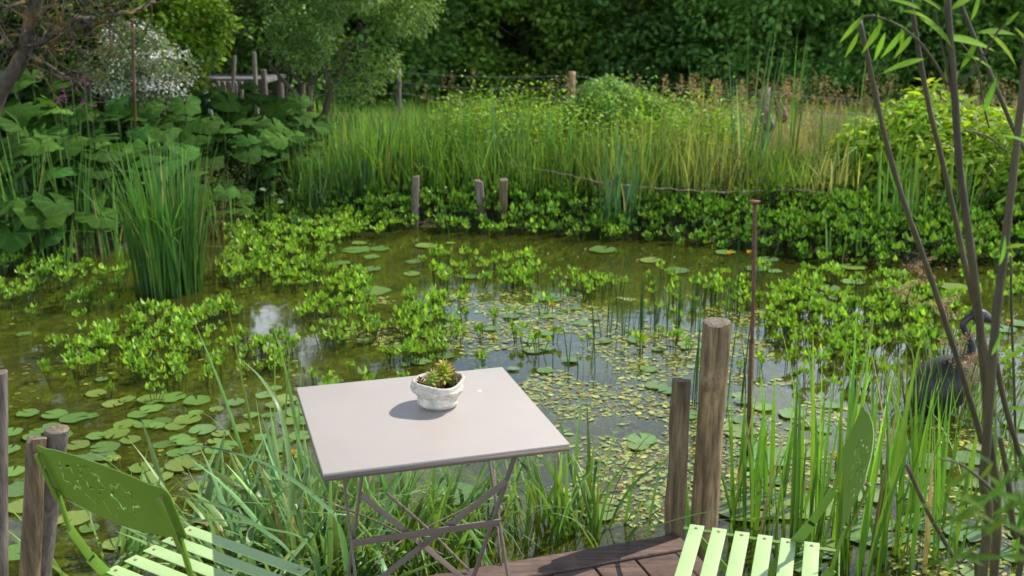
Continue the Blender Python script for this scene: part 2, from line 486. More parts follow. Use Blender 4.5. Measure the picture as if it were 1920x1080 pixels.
def leaf_cloud(mb, centres, radii, n, size, base, tmpl=DIA, up=.5, shell=.55, amt=.28, hue=.1, squash=.8):
    centres = np.asarray(centres, float); radii = np.asarray(radii, float)
    p = radii ** 2; idx = rng.choice(len(centres), n, p=p / p.sum())
    d = rng.normal(0, 1, (n, 3)); d /= np.linalg.norm(d, axis=1)[:, None]
    r = radii[idx] * (shell + (1 - shell) * rng.random(n) ** .6) * np.exp(rng.normal(0, .10, n))
    off = d * r[:, None]; off[:, 2] *= squash
    M = orient(n, up, d) * (size * rng.uniform(.6, 1.3, n))[:, None, None]
    cl = jitter((1, 1, 1), len(centres), amt * .6, hue * .5)
    C = jitter(base, n, amt, hue) * cl[idx]
    place(mb, tmpl[0], tmpl[1], M, centres[idx] + off, C)

# ------------------------------------------------------------------ ground and water
shore_px = [(-500, 520), (-200, 505), (0, 487), (120, 486), (240, 470), (330, 450), (450, 405), (560, 405), (700, 425), (960, 433), (1180, 440), (1400, 458), (1540, 485), (1700, 495), (1920, 478), (2300, 470)]
SH = [onz(u, v, WZ)[:2] for u, v in shore_px]
SH += [np.array((7.6, 7.0)), np.array((7.0, 2.4)), np.array((2.2, 2.2)), np.array((.75, 2.75)), np.array((.5, 3.35)), np.array((-.1, 3.28)), np.array((-.6, 3.2)), np.array((-1.2, 2.9)), np.array((-2.4, 2.4)), np.array((-6, 2.2))]
SH = np.array(SH)
def sdist(X, Y):
    """signed distance to the pond's edge, positive on land"""
    P = np.stack([X, Y], -1).reshape(-1, 2); d = np.full(len(P), 1e9); ins = np.zeros(len(P), bool)
    for i in range(len(SH)):
        a, b_ = SH[i], SH[(i + 1) % len(SH)]
        ab = b_ - a; t_ = np.clip(((P - a) @ ab) / (ab @ ab), 0, 1)
        d = np.minimum(d, np.linalg.norm(P - a - t_[:, None] * ab, axis=1))
        cond = (a[1] > P[:, 1]) != (b_[1] > P[:, 1])
        with np.errstate(divide='ignore', invalid='ignore'):
            xi = a[0] + (P[:, 1] - a[1]) * (b_[0] - a[0]) / (b_[1] - a[1])
        ins ^= cond & (P[:, 0] < xi)
    return np.where(ins, -d, d).reshape(X.shape)
def gz(X, Y):
    X = np.asarray(X, float); Y = np.asarray(Y, float)
    s = sdist(X, Y)
    z = np.where(s < 0, WZ - np.minimum(.32, .03 + .35 * -s), WZ + np.minimum(.16, .01 + .18 * s))
    z = z + .02 * np.sin(X * 3.1 + Y * 1.7) * np.sin(Y * 2.3 - X)
    far = np.clip((Y - 17) / 20, 0, 1)
    z = z - 3.2 * far * far * (3 - 2 * far)
    back = np.clip((Y - 60) / 200, 0, 1)
    return z + back * 8
xs = np.concatenate([[-900, -400, -200, -100, -60, -40, -28, -20, -15, -12], np.linspace(-10, 10, 161), [12, 15, 20, 28, 40, 60, 100, 200, 400, 900]])
ys = np.concatenate([[-900, -300, -100, -40, -20, -10, -5, -2, 0, 1], np.linspace(1.5, 17, 125), np.linspace(18, 60, 30), [70, 90, 120, 180, 300, 600, 1500]])
GX, GY = np.meshgrid(xs, ys)
V = np.stack([GX, GY, gz(GX, GY)], -1).reshape(-1, 3)
nx, ny = len(xs), len(ys)
i = (np.arange(ny - 1)[:, None] * nx + np.arange(nx - 1)[None]).ravel()
g = MB(); g.add(V, np.stack([i, i + 1, i + nx + 1, i + nx], -1))
tag(g.build('ground', GM), kind='structure')
wv = [(p_[0], p_[1]) for p_ in SH]
# the water sheet: shore outline grown a little so that its rim dips under the banks
c0 = SH.mean(0)
ring = SH + (SH - c0) / np.linalg.norm(SH - c0, axis=1)[:, None] * .25
w_ = MB(); nv = len(ring)
w_.add(np.concatenate([np.c_[ring, np.full(nv, WZ)], [[c0[0], c0[1], WZ]]]), np.array([((k + 1) % nv, k, nv) for k in range(nv)]))
tag(w_.build('water', WM, smooth=False), kind='structure')

def in_poly(P, poly):
    ins = np.zeros(len(P), bool)
    for k in range(len(poly)):
        a, b_ = poly[k], poly[(k + 1) % len(poly)]
        cond = (a[1] > P[:, 1]) != (b_[1] > P[:, 1])
        with np.errstate(divide='ignore', invalid='ignore'):
            xi = a[0] + (P[:, 1] - a[1]) * (b_[0] - a[0]) / (b_[1] - a[1])
        ins ^= cond & (P[:, 0] < xi)
    return ins
def region(px, density, z=WZ):
    """random ground points inside a surveyed outline, density per square metre"""
    poly = np.array([onz(u, v, z)[:2] for u, v in px])
    lo, hi = poly.min(0), poly.max(0)
    n = int(np.prod(hi - lo) * density)
    P = rng.uniform(lo, hi, (n, 2))
    return P[in_poly(P, poly)]
def clumpy(P, keep=.6, f=2.2, seed=0.):
    """thin a scatter with a wavy mask so that it gathers in drifts"""
    r = np.random.default_rng(int(seed * 7) + 11); a = np.zeros(len(P))
    for k in range(26):
        th = r.uniform(0, 6.28); w = f * 2 * math.exp(r.uniform(-.3, 1.9)); a += np.sin((P[:, 0] * math.cos(th) + P[:, 1] * math.sin(th)) * w + r.uniform(0, 6.28)) / (1 + .12 * w)
    a += r.normal(0, .3, len(P))
    return P[a > np.quantile(a, 1 - keep)] if len(P) else P

# ------------------------------------------------------------------ wooden deck
ED = np.array([.948, .317, 0]); EN = np.array([.317, -.948, 0])      # along the pond edge, and back from it
CORNER = np.array([.56, 3.315, 0])
deck = empty('wooden_deck', (0, 2.4, 0))
tag(deck, 'weathered brown wooden deck at the pond edge under the grey table', 'deck')
def dl(p_): return np.array(p_) - np.array([0, 2.4, 0])
Rd = np.stack([ED, -EN, [0, 0, 1]], 1)
m_ = MB(); box(m_, dl(CORNER - ED * 1.9 + EN * .05 + np.array([0, 0, -.075])), (3.8, .10, .15), Rd, .006)
m_.build('edge_beam', DECKM, deck, smooth=False)
m_ = MB(); Rd2 = np.stack([-EN, -ED, [0, 0, 1]], 1)
box(m_, dl(CORNER + EN * 1.6 - ED * .03 + np.array([0, 0, -.079])), (2.98, .06, .15), Rd2, .006)
m_.build('side_beam', DECKM, deck, smooth=False)
m_ = MB()
for k in range(23):
    c_ = CORNER - ED * (.13 + .146 * k + .0) + EN * 1.61
    sag = rng.uniform(-.002, .002)
    box(m_, dl(c_ + np.array([0, 0, -.022 + sag])), (3.0, .138, .03), Rd2, .004)
m_.build('planks', DECKM, deck, smooth=False)
m_ = MB()
for k in range(3):
    box(m_, dl(CORNER - ED * 1.9 + EN * (.5 + k * 1.1) + np.array([0, 0, -.105])), (3.4, .08, .12), Rd, 0)
m_.build('joists', POSTD, deck, smooth=False)
m_ = MB()
for a_ in (.2, 1.5, 2.9):
    for b_ in (.3, 1.8, 2.9):
        q = CORNER - ED * a_ + EN * b_
        tube(m_, [dl(q + np.array([0, 0, -.9])), dl(q + np.array([0, 0, -.16]))], .05, 8)
m_.build('supports', POSTD, deck)

# ------------------------------------------------------------------ bistro table
TE = rotz(R(16.8)); TC = np.array([-.224, 2.555, 0])
tb = empty('bistro_table', TC, R(16.8))
tag(tb, 'square taupe metal folding table with thin crossed legs on the deck', 'table')
m_ = MB(); box(m_, (0, 0, .7365), (.582, .571, .007), None, .002); m_.build('tabletop', TAUPE, tb, smooth=False); m_ = MB()
for s_ in (-1, 1):
    box(m_, (0, s_ * .2835, .7268), (.582, .003, .012), None)
    box(m_, (s_ * .2895, 0, .7268), (.003, .5635, .012), None)
m_.build('rim', TAUPED, tb, smooth=False)
def bar(mb, a, b_, w, th, wd=(1, 0, 0), bev=.001):
    """flat bar from a to b; wd = direction of its wide side"""
    a, b_ = np.array(a, float), np.array(b_, float); d = b_ - a; ln = np.linalg.norm(d); d /= ln
    x = np.array(wd, float); x -= d * np.dot(x, d); x /= np.linalg.norm(x); y = np.cross(d, x)
    box(mb, (a + b_) / 2, (w, th, ln), np.stack([x, y, d], 1), bev)
for sx in (-1, 1):
    m_ = MB(); bar(m_, (sx * .198, .215, .715), (sx * .198, -.29, .0), .016, .006, (0, 1, 0)); m_.build('leg', TAUPED, tb, False)
    m_ = MB(); bar(m_, (sx * .189, -.205, .715), (sx * .189, .325, .0), .016, .006, (0, 1, 0)); m_.build('leg', TAUPED, tb, False)
m_ = MB(); bar(m_, (-.2, -.007, .41), (.2, -.007, .41), .022, .004, (0, -.25, 1)); m_.build('stretcher', TAUPED, tb, False)
def Bp(sx, z): return (sx * .186, -.205 + (.715 - z) / .715 * .53 - .005, z)
m_ = MB(); bar(m_, Bp(-1, .60), Bp(1, .07), .016, .003, (0, 0, 1)); m_.build('brace', TAUPED, tb, False)
m_ = MB(); bar(m_, np.array(Bp(1, .58)) - (0, .004, 0), np.array(Bp(-1, .07)) - (0, .004, 0), .016, .003, (0, 0, 1)); m_.build('brace', TAUPED, tb, False)
for y_, z_, w_h in ((-.205, .716, 1), (.215, .716, 1), (.315, .012, 0), (-.28, .012, 0)):
    m_ = MB(); bar(m_, (-.205, y_, z_), (.205, y_, z_), .018 if w_h else .014, .005, (0, w_h, 1 - w_h)); m_.build('crossbar', TAUPED, tb, False)
dp = MB(); q = onz(899, 733, .74)
aa = np.linspace(0, 2 * math.pi, 15)[:-1]; rr = .0065 * (1 + .25 * np.sin(aa * 3))
rings = np.concatenate([np.c_[np.cos(aa) * rr, np.sin(aa) * rr * .8, 0 * aa], np.c_[np.cos(aa) * rr * .6, np.sin(aa) * rr * .5, 0 * aa + .0012], [[0, 0, .0014]]])
F = np.array([(k, (k + 1) % 14, 14 + (k + 1) % 14, 14 + k) for k in range(14)])
dp.add(rings, F); dp.f.setdefault(3, []).append(np.array([(14 + k, 14 + (k + 1) % 14, 28) for k in range(14)]))
o_ = dp.build('bird_dropping', WHITE); o_.location = (q[0], q[1], .7402)
tag(o_, 'small white bird dropping on the taupe tabletop', 'dropping')

# ------------------------------------------------------------------ plant pot with houseleeks
PC = onz(822, 761, .74)
pot = empty('plant_pot', (PC[0], PC[1], .7402))
tag(pot, 'lumpy white plaster pot with spiral ridges on the table', 'pot')
def potrad(z, a):
    s = z / .072
    r = .041 + .027 * min(1, s * 1.25) ** .8
    ph = 2 * math.pi * (s * 1.9 + .22 * math.sin(a + .6) + .1 * math.sin(2 * a))
    r += .0050 * math.sin(ph) * (1 - .35 * s) * (1 if s < .85 else .5)
    sq = 1 + .05 * s * math.cos(4 * (a - .5)) + .03 * s * math.cos(2 * a + 1)
    return r * sq
m_ = MB(); na = 72; V = []
prof = [(z, 0) for z in np.linspace(0, .070, 34)]
for z, _ in prof:
    for k in range(na):
        a = 2 * math.pi * k / na; r = potrad(z, a) - (.004 if z < .002 else 0); zz = z + .0035 * math.sin(a * 2 + .7) * (z / .07) ** 3
        V.append((r * math.cos(a), r * math.sin(a), zz))
for z, ins_ in ((.073, .003), (.0725, .007), (.068, .0095), (.055, .012), (.05, .014)):
    for k in range(na):
        a = 2 * math.pi * k / na; r = potrad(.07, a) - ins_; zz = z + .0035 * math.sin(a * 2 + .7)
        V.append((r * math.cos(a), r * math.sin(a), zz))
V.append((0, 0, 0)); nr = len(prof) + 5
F = np.array([(i_ * na + k, i_ * na + (k + 1) % na, (i_ + 1) * na + (k + 1) % na, (i_ + 1) * na + k) for i_ in range(nr - 1) for k in range(na)])
m_.add(V, F); m_.f.setdefault(3, []).append(np.array([(len(V) - 1, (k + 1) % na, k) for k in range(na)]))
m_.build('bowl', PLASTER, pot)
m_ = MB(); V = [(0, 0, .059)]
for ring_ in range(1, 7):
    for k in range(36):
        a = 2 * math.pi * k / 36; r = .054 * ring_ / 6; V.append((r * math.cos(a), r * math.sin(a), .058 + rng.uniform(-.003, .003) - .001 * ring_))
F = np.array([(1 + (i_ * 36) + k, 1 + i_ * 36 + (k + 1) % 36, 1 + (i_ + 1) * 36 + (k + 1) % 36, 1 + (i_ + 1) * 36 + k) for i_ in range(5) for k in range(36)])
m_.add(V, F); m_.f.setdefault(3, []).append(np.array([(0, 1 + k, 1 + (k + 1) % 36) for k in range(36)]))
m_.build('soil', SOIL, pot)
def houseleek(loc, rad, n, base, label, tilt=(0, 0)):
    mb = MB(); k = np.arange(n); az = k * 2.39996
    s = (k / n) ** .6                                       # inner leaves first
    th = .35 + 1.15 * s
    ln = rad * (.45 + .6 * s)
    y = np.stack([np.sin(th) * np.cos(az), np.sin(th) * np.sin(az), np.cos(th)], 1)
    x = np.stack([-np.sin(az), np.cos(az), 0 * az], 1); z = np.cross(x, y)
    M = np.stack([x * (ln * .55)[:, None], y * ln[:, None], z * (ln * .5)[:, None]], 2)
    TV, TF = ovate(.55, 4, .3, -.15)
    under = TV.copy(); under[:, 2] -= .22 * np.sin(np.pi * TV[:, 1])
    TV2 = np.concatenate([TV, under]); TF2 = {4: np.concatenate([TF[4], TF[4][:, ::-1] + len(TV)])}
    C = jitter(base, n, .12, .08)
    tipc = np.concatenate([1 + TV[:, 1:2] ** 3 * np.array([[.5, -.5, -.1]])] * 2)
    place(mb, TV2, TF2, M, np.zeros((n, 3)) + np.c_[0 * az, 0 * az, .001 * (n - k)], C, tipc)
    o = mb.build('houseleek', LEAFS); o.location = loc; o.rotation_euler = (tilt[0], tilt[1], rng.uniform(0, 6))
    tag(o, label, 'succulent'); return o
pl = lambda x, y, z: (PC[0] + x, PC[1] + y, .7402 + z)
houseleek(pl(.014, .016, .061), .040, 46, (.42, .56, .12), 'biggest green houseleek rosette at the back of the white pot', (.1, .1))
houseleek(pl(-.018, -.014, .060), .031, 36, (.36, .52, .16), 'green houseleek rosette at the front left of the white pot', (.2, -.2))
houseleek(pl(-.016, .022, .062), .022, 26, (.17, .10, .08), 'dark reddish houseleek rosette behind the green ones in the pot', (0, -.2))
houseleek(pl(.040, -.002, .061), .019, 26, (.20, .26, .10), 'small houseleek rosette by the right rim of the pot', (.1, .4))
houseleek(pl(-.042, -.002, .060), .015, 20, (.14, .06, .06), 'tiny red houseleek rosette by the left rim of the pot', (0, -.4))
houseleek(pl(.012, -.040, .060), .012, 18, (.16, .10, .05), 'tiny orange tinged houseleek rosette at the front rim of the pot', (.5, 0))
houseleek(pl(.030, .030, .070), .018, 26, (.20, .14, .12), 'purplish houseleek rosette rising at the back right of the pot', (-.1, .2))

# ------------------------------------------------------------------ folding chairs
def leaf_line(cx, cy, s, rot, gaps):
    """lobed leaf outline as polylines with small bridges between them"""
    n = 14
    P = [(cx + s * (1.0 if k % 2 == 0 else .64) * math.sin(R(k * 360 / n + rot)), cy + s * (1.0 if k % 2 == 0 else .64) * math.cos(R(k * 360 / n + rot))) for k in range(n)]
    out = []
    for a_, b_ in gaps:
        seg = [np.array(P[k % n]) for k in range(a_, b_ + 1)]
        seg[0] = seg[0] * .80 + seg[1] * .20; seg[-1] = seg[-1] * .80 + seg[-2] * .20
        out.append(np.array(seg))
    return out
def pierced_panel(W2, H, lines, w, thick, ax, up_, nn, org):
    """sheet metal panel with slots cut along the given lines; smooth curved edges"""
    nu, nv = 300, 110; rc = .018
    x = np.linspace(-W2, W2, nu + 1)
    top = H - .020 + .020 * np.maximum(0, np.cos(x / W2 * math.pi / 2 * 1.02)) ** 1.3 - .004 * np.exp(-((np.abs(x) - W2 * .8) / .03) ** 2)
    e = np.maximum(0, np.abs(x) - (W2 - rc)); top = top - (rc - np.sqrt(np.maximum(0, rc * rc - e * e)))
    bot = -.020 * np.cos(x / W2 * math.pi / 2) + .004
    e2 = np.maximum(0, np.abs(x) - (W2 - .008)); bot = bot + (.008 - np.sqrt(np.maximum(0, .008 ** 2 - e2 * e2)))
    v = np.linspace(0, 1, nv + 1)
    X = np.repeat(x[:, None], nv + 1, 1); Y = bot[:, None] + (top - bot)[:, None] * v[None]
    cx = (X[:-1, :-1] + X[1:, 1:]) / 2; cy = (Y[:-1, :-1] + Y[1:, 1:] ) / 2
    d = np.full(cx.shape, 9.)
    for ln in lines:
        for a_, b_ in zip(ln[:-1], ln[1:]):
            ab = np.array(b_) - np.array(a_); t_ = np.clip(((cx - a_[0]) * ab[0] + (cy - a_[1]) * ab[1]) / (ab @ ab), 0, 1)
            d = np.minimum(d, np.hypot(cx - a_[0] - t_ * ab[0], cy - a_[1] - t_ * ab[1]))
    keep = d > w / 2
    B = (.012 * (X / W2) ** 2)
    def lay(o): return (X[..., None] * ax + Y[..., None] * up_ + (B + o)[..., None] * nn + org).reshape(-1, 3)
    V = np.concatenate([lay(thick / 2), lay(-thick / 2)]); n_ = (nu + 1) * (nv + 1)
    I, J = np.nonzero(keep); a = I * (nv + 1) + J; b = a + nv + 1
    F = [np.stack([a, a + 1, b + 1, b], 1), np.stack([a, b, b + 1, a + 1], 1) + n_]
    kp = np.pad(keep, 1)
    for di, dj in ((1, 0), (-1, 0), (0, 1), (0, -1)):
        I, J = np.nonzero(keep & ~kp[1 + di:1 + di + nu, 1 + dj:1 + dj + nv])
        if di: p_ = (I + (di > 0)) * (nv + 1) + J; q_ = p_ + 1
        else: p_ = I * (nv + 1) + J + (dj > 0); q_ = p_ + nv + 1
        F.append(np.stack([p_, q_, q_ + n_, p_ + n_], 1))
    mb = MB(); mb.add(V, np.concatenate(F)); return mb
def make_chair():
    root = empty('folding_chair', (0, 0, 0))
    sw, n_s, pitch_ = .41, 6, .057
    for k in range(n_s):
        y = .1425 - pitch_ * k
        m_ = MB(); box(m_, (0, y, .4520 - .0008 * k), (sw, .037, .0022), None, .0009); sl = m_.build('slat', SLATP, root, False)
        for sx in (-1, 1):
            m_ = MB(); a = np.arange(10) * 2 * math.pi / 10
            top = np.c_[sx * .185 + .0036 * np.cos(a), y + .0036 * np.sin(a), np.full(10, .4550 - .0008 * k)]
            bot = np.c_[sx * .185 + .0052 * np.cos(a), y + .0052 * np.sin(a), np.full(10, .4530 - .0008 * k)]
            m_.add(np.concatenate([bot, top, [[sx * .185, y, .4556 - .0008 * k]]]), np.array([(j, (j + 1) % 10, 10 + (j + 1) % 10, 10 + j) for j in range(10)]))
            m_.f.setdefault(3, []).append(np.array([(10 + j, 10 + (j + 1) % 10, 20) for j in range(10)]) + m_.n - 21)
            m_.build('rivet', RIVET, sl)
    for sx in (-1, 1):
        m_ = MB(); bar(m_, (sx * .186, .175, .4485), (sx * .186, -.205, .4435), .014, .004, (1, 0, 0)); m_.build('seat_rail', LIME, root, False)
        # upright: from the back panel down past the seat to the front foot
        m_ = MB()
        path = [(sx * .197, -.203, .70), (sx * .199, -.184, .60), (sx * .199, -.136, .50), (sx * .199, .17, .0)]
        path = [np.array(p_) for p_ in path]
        for k_, (a_, b_) in enumerate(zip(path[:-1], path[1:])): bar(m_, a_ - (b_ - a_) * .015, b_ + (b_ - a_) * .015, (.007, .020, .026)[k_], (.013, .0045, .0045)[k_], (0, 1, 0))
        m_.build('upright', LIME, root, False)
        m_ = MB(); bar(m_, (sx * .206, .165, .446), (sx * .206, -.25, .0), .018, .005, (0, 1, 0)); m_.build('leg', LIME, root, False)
    for y_, z_ in ((.168, .012), (-.25, .010), (.06, .18), (-.208, .446)):
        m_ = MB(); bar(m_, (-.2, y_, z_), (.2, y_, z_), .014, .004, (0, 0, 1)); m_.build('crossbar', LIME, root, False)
    # pressed back panel
    W2, H = .212, .158
    lines = []
    for (cx, cy, sz_, rot, g_) in ((-.112, .082, .040, -20, [(0, 4), (4, 8), (8, 12), (12, 14)]), (-.026, .100, .040, 10, [(0, 4), (4, 7), (7, 10), (10, 14)]), (.064, .076, .042, 5, [(0, 3), (3, 7), (7, 12), (12, 14)])):
        lines += leaf_line(cx, cy, sz_, rot, g_)
    lines += [np.array(q_) for q_ in ([(-.080, .044), (-.050, .030), (-.020, .008)], [(-.024, .060), (-.016, .040), (-.008, .010)], [(.030, .040), (.018, .028), (.010, .010)])]
    tilt = R(17)
    ax = np.array([1., 0, 0]); up_ = np.array([0, -math.sin(tilt), math.cos(tilt)]); nn = np.array([0, math.cos(tilt), math.sin(tilt)])
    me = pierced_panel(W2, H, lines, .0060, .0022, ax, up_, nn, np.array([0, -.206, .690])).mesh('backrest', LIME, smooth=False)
    bk = link(me, 'backrest', root)
    for sx in (-1, 1):
        for h_ in (.018, .118):
            m_ = MB(); c_ = np.array([sx * .196, -.206, .690]) + up_ * h_; tube(m_, [c_ - nn * .004, c_ + nn * .004], .0042, 8); m_.build('bolt', RIVET, bk)
    for sx in (-1, 1):
        m_ = MB(); a_ = np.array([sx * .196, -.202, .68]); b_ = a_ + up_ * .13
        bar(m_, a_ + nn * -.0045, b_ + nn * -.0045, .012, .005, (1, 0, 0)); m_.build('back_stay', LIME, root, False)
    return root
chL = make_chair()
chR = copy_tree(chL)
chL.location = (-.737, 2.26, 0); chL.rotation_euler = (0, 0, math.atan2(-.53, .848))
chR.location = (.553, 2.270, 0); chR.rotation_euler = (0, 0, math.atan2(.957, .29))
tag(chL, 'lime green slatted metal folding chair with its leaf-pierced back toward the viewer', 'chair', 'lime green folding chairs at the table')
tag(chR, 'lime green metal folding chair beside the cut posts, seen side-on among reeds', 'chair', 'lime green folding chairs at the table')

# ------------------------------------------------------------------ posts near the deck
def post(name, base, top, r0, r1, mat, label, knots=(), chip=0, group=None, wob=.05, endmat=None, flat=False, cat='post'):
    base, top = np.array(base, float), np.array(top, float)
    n = 64; na_ = 32
    root = empty(name, base)
    P = np.array([base + (top - base) * k / n for k in range(n + 1)]) - base
    m_ = MB(); V = []
    ph = rng.uniform(0, 6, 4)
    for k, p_ in enumerate(P):
        s = k / n
        r = r0 + (r1 - r0) * s
        a = np.arange(na_) * 2 * math.pi / na_
        rr = r * (1 + wob * np.sin(a * 2 + ph[0] + s * 2) + wob * .7 * np.sin(a * 3 + ph[1] - s * 3) + .4 * wob * np.sin(s * 14 + ph[2]) + .25 * wob * np.sin(a * 9 + ph[3]))
        for (ks, ka, kh, kw) in knots:
            da = (a - ka + math.pi) % (2 * math.pi) - math.pi
            rr = rr + kh * np.exp(-((s - ks) / kw) ** 2 - (da / .5) ** 2)
        X, Y = rr * np.cos(a), rr * np.sin(a)
        if flat: X = np.maximum(X, -r * .72 + .004 * np.sin(s * 20))
        Z = np.full(na_, p_[2])
        if k == n and chip: Z = Z + chip * np.sin(a + ph[0]) - (chip * 1.6) * (np.cos(a - ph[1]) > .8) * 1.0 + rng.uniform(-chip, chip, na_) * .15
        V.append(np.c_[X + p_[0], Y + p_[1], Z])
    V = np.concatenate(V)
    i_ = np.arange(n)[:, None] * na_; j = np.arange(na_)[None]; k = (j + 1) % na_
    m_.add(V, np.stack([i_ + j, i_ + k, i_ + na_ + k, i_ + na_ + j], -1).reshape(-1, 4))
    m_.build('shaft', mat, root)
    e = MB(); tp = V[-na_:]; c_ = tp.mean(0)
    mid = c_ + (tp - c_) * .93 + (0, 0, .004); mid2 = c_ + (tp - c_) * .5 + (0, 0, .004) + np.c_[np.zeros((na_, 2)), rng.uniform(-.002, .002, na_)]
    e.add(np.concatenate([tp + (0, 0, .0004), mid, mid2, [c_ + (0, 0, .003)]]), np.array([(q_ * na_ + j_, q_ * na_ + (j_ + 1) % na_, (q_ + 1) * na_ + (j_ + 1) % na_, (q_ + 1) * na_ + j_) for q_ in range(2) for j_ in range(na_)]))
    e.f.setdefault(3, []).append(np.array([(2 * na_ + j_, 2 * na_ + (j_ + 1) % na_, 3 * na_) for j_ in range(na_)]))
    e.build('cut_end', endmat or ENDW, root)
    tag(root, label, cat, group)
    return root
def postpx(name, u0, v0, u1, v1, Y, r0, r1, mat, label, lean=0, base_z=-.5, **kw):
    a, b_ = at(u0, v0, Y), at(u1, v1, Y + lean)
    d = (b_ - a) / (a[2] - b_[2])
    return post(name, a + d * (a[2] - base_z), b_ if False else a * 0 + b_, r0, r1, mat, label, **kw) if False else post(name, b_ + (b_ - a) / (a[2] - b_[2]) * (b_[2] - base_z), a, r0, r1, mat, label, **kw)
# (top u,v) to (lower u,v)
postpx('wooden_post', 1344, 604, 1319, 985, 3.40, .045, .0445, POSTW, 'taller grey brown log post with a knot beside the deck corner', knots=((.835, -1.9, .024, .018), (.79, -2.2, .014, .05), (.6, 1.0, .005, .08), (.7, .2, -.005, .1)), chip=.003)
postpx('wooden_post', 1276, 712, 1263, 1000, 3.36, .042, .036, POSTD, 'shorter split-faced post with a chipped top at the deck corner', chip=.006, flat=True, wob=.03)
postpx('wooden_post', 107, 806, 66, 1090, 2.85, .052, .034, POSTG, 'rounded grey post with a long crack behind the green chair back', chip=.0, wob=.04, lean=.12)
postpx('wooden_post', 68, 822, 60, 1000, 2.80, .034, .027, POSTD, 'broken-topped dark post squeezed behind the green chair back', chip=.008, wob=.06)
postpx('wooden_post', 0, 698, 0, 1080, 2.95, .024, .020, POSTG, 'thin weathered post at the far left edge of the photo', chip=.002)
# rusty rod with a cup-shaped head
q = onz(1406, 852, WZ); qt = at(1415, 380, q[1]); root = empty('iron_rod', (q[0], q[1], WZ - .35))
tag(root, 'thin rusty iron rod with a flat cupped head standing in the pond', 'rod')
off = np.array([q[0], q[1], WZ - .35]); mid = q + (qt - q) * .465
m_ = MB(); tube(m_, [q * 0 + np.array([0, 0, 0]), mid - off], .0125, 10); m_.build('sleeve', RUST, root)
m_ = MB(); tube(m_, [mid - off, mid - off + (0, 0, .004)], .0155, 10); m_.build('collar', RUST, root)
m_ = MB(); tube(m_, smoothpath([mid - off, (mid + qt) / 2 - off + (.003, 0, 0), qt - off], 8), .0085, 10, wob=.05); m_.build('rod', RUST, root)
m_ = MB(); tube(m_, [qt - off + (0, 0, -.012), qt - off + (0, 0, -.004), qt - off + (0, 0, .004), qt - off + (0, 0, .008)], [.009, .017, .025, .0255], 14); m_.build('head', RUST, root)
# bank posts, rope
for (u, v0, v1, w, lb, ln) in ((780, 331, 400, .032, 'leftmost short grey post in the leaves of the far bank', 0), (897, 339, 405, .038, 'leaning cracked grey post at the far water edge', .0), (944, 337, 415, .035, 'reddish brown short post beside the leaning grey one on the far bank', 0),
                         (1146, 339, 425, .042, 'wide grey post under the rope, half hidden by blue green reeds', 0), (1178, 347, 420, .030, 'narrow post just right of the reeds under the rope', 0), (1436, 356, 425, .03, 'thin dark post left of the square one where the rope ties', 0),
                         (1467, 352, 430, .036, 'square grey post where the rope is tied on the far bank', 0), (1775, 355, 440, .036, 'pale post in shadow behind the willow stems on the far bank', 0)):
    postpx('bank_post', u, v0, u + (8 if u == 897 else -2), v1, 9.75, w * 1.05, w, POSTG if u not in (944, 1436) else POSTD, lb, chip=.006, wob=.08, group='short posts along the far bank')
m_ = MB(); rp_px = [(950, 306, 10.2), (1050, 325, 10.0), (1145, 345, 9.72), (1250, 354, 9.66), (1360, 360, 9.66), (1467, 357, 9.68), (1510, 357, 9.6), (1600, 370, 9.5), (1700, 374, 9.5), (1800, 381, 9.4), (2000, 392, 9.2)]
rpts = smoothpath([at(*q_) for q_ in rp_px], 10); rpts[:, 2] += .006 * np.sin(np.arange(len(rpts)) * 1.7)
tube(m_, rpts, .0065, 6, wob=.25)
tag(m_.build('rope', ROPE), 'old brown rope strung along the short bank posts', 'rope')

# ------------------------------------------------------------------ wire fence
fence = empty('wire_fence', (0, 15, -.2)); tag(fence, 'barbed wire fence on grey brown posts before the dark trees', 'fence')
fo = np.array([0, 15, -.2]); tops = []
for u, v, Y, r in ((748, 128, 16.4, .032), (1072, 134, 15.4, .055), (1437, 164, 12.9, .05), (1806, 178, 11.8, .05), (2300, 170, 10.6, .05), (430, 118, 17.5, .045)):
    tp = at(u, v, Y); tops.append((u, tp))
    m_ = MB(); bs = np.array([tp[0] - .03, tp[1], -.6]); k_ = np.linspace(0, 1, 9)[:, None]
    tube(m_, bs * (1 - k_) + tp * k_ - fo, np.linspace(r * 1.1, r, 9), 12, wob=.06)
    m_.build('post', POSTW if u == 1072 else POSTG, fence)
tops.sort(key=lambda q_: q_[0])
for j, dz in enumerate((.05, .20, .36)):
    m_ = MB()
    for (ua, a_), (ub, b_) in zip(tops[:-1], tops[1:]):
        s_ = np.linspace(0, 1, 25)[:, None]
        pp = a_ * (1 - s_) + b_ * s_; pp[:, 2] -= dz + (.05 * 4 * (s_ * (1 - s_)))[:, 0] * (1 + j * .3)
        pp[:, 1] -= .05
        tube(m_, pp - fo, .0045, 4, caps=False)
        for k in range(1, 24, 1):
            c_ = pp[k] - fo
            for d_ in ((1, 0, 1), (-1, 0, 1)):
                d_ = np.array(d_) * .014; tube(m_, [c_ - d_, c_ + d_], .0022, 3, caps=False)
    m_.build('barbed_wire', GALV, fence)

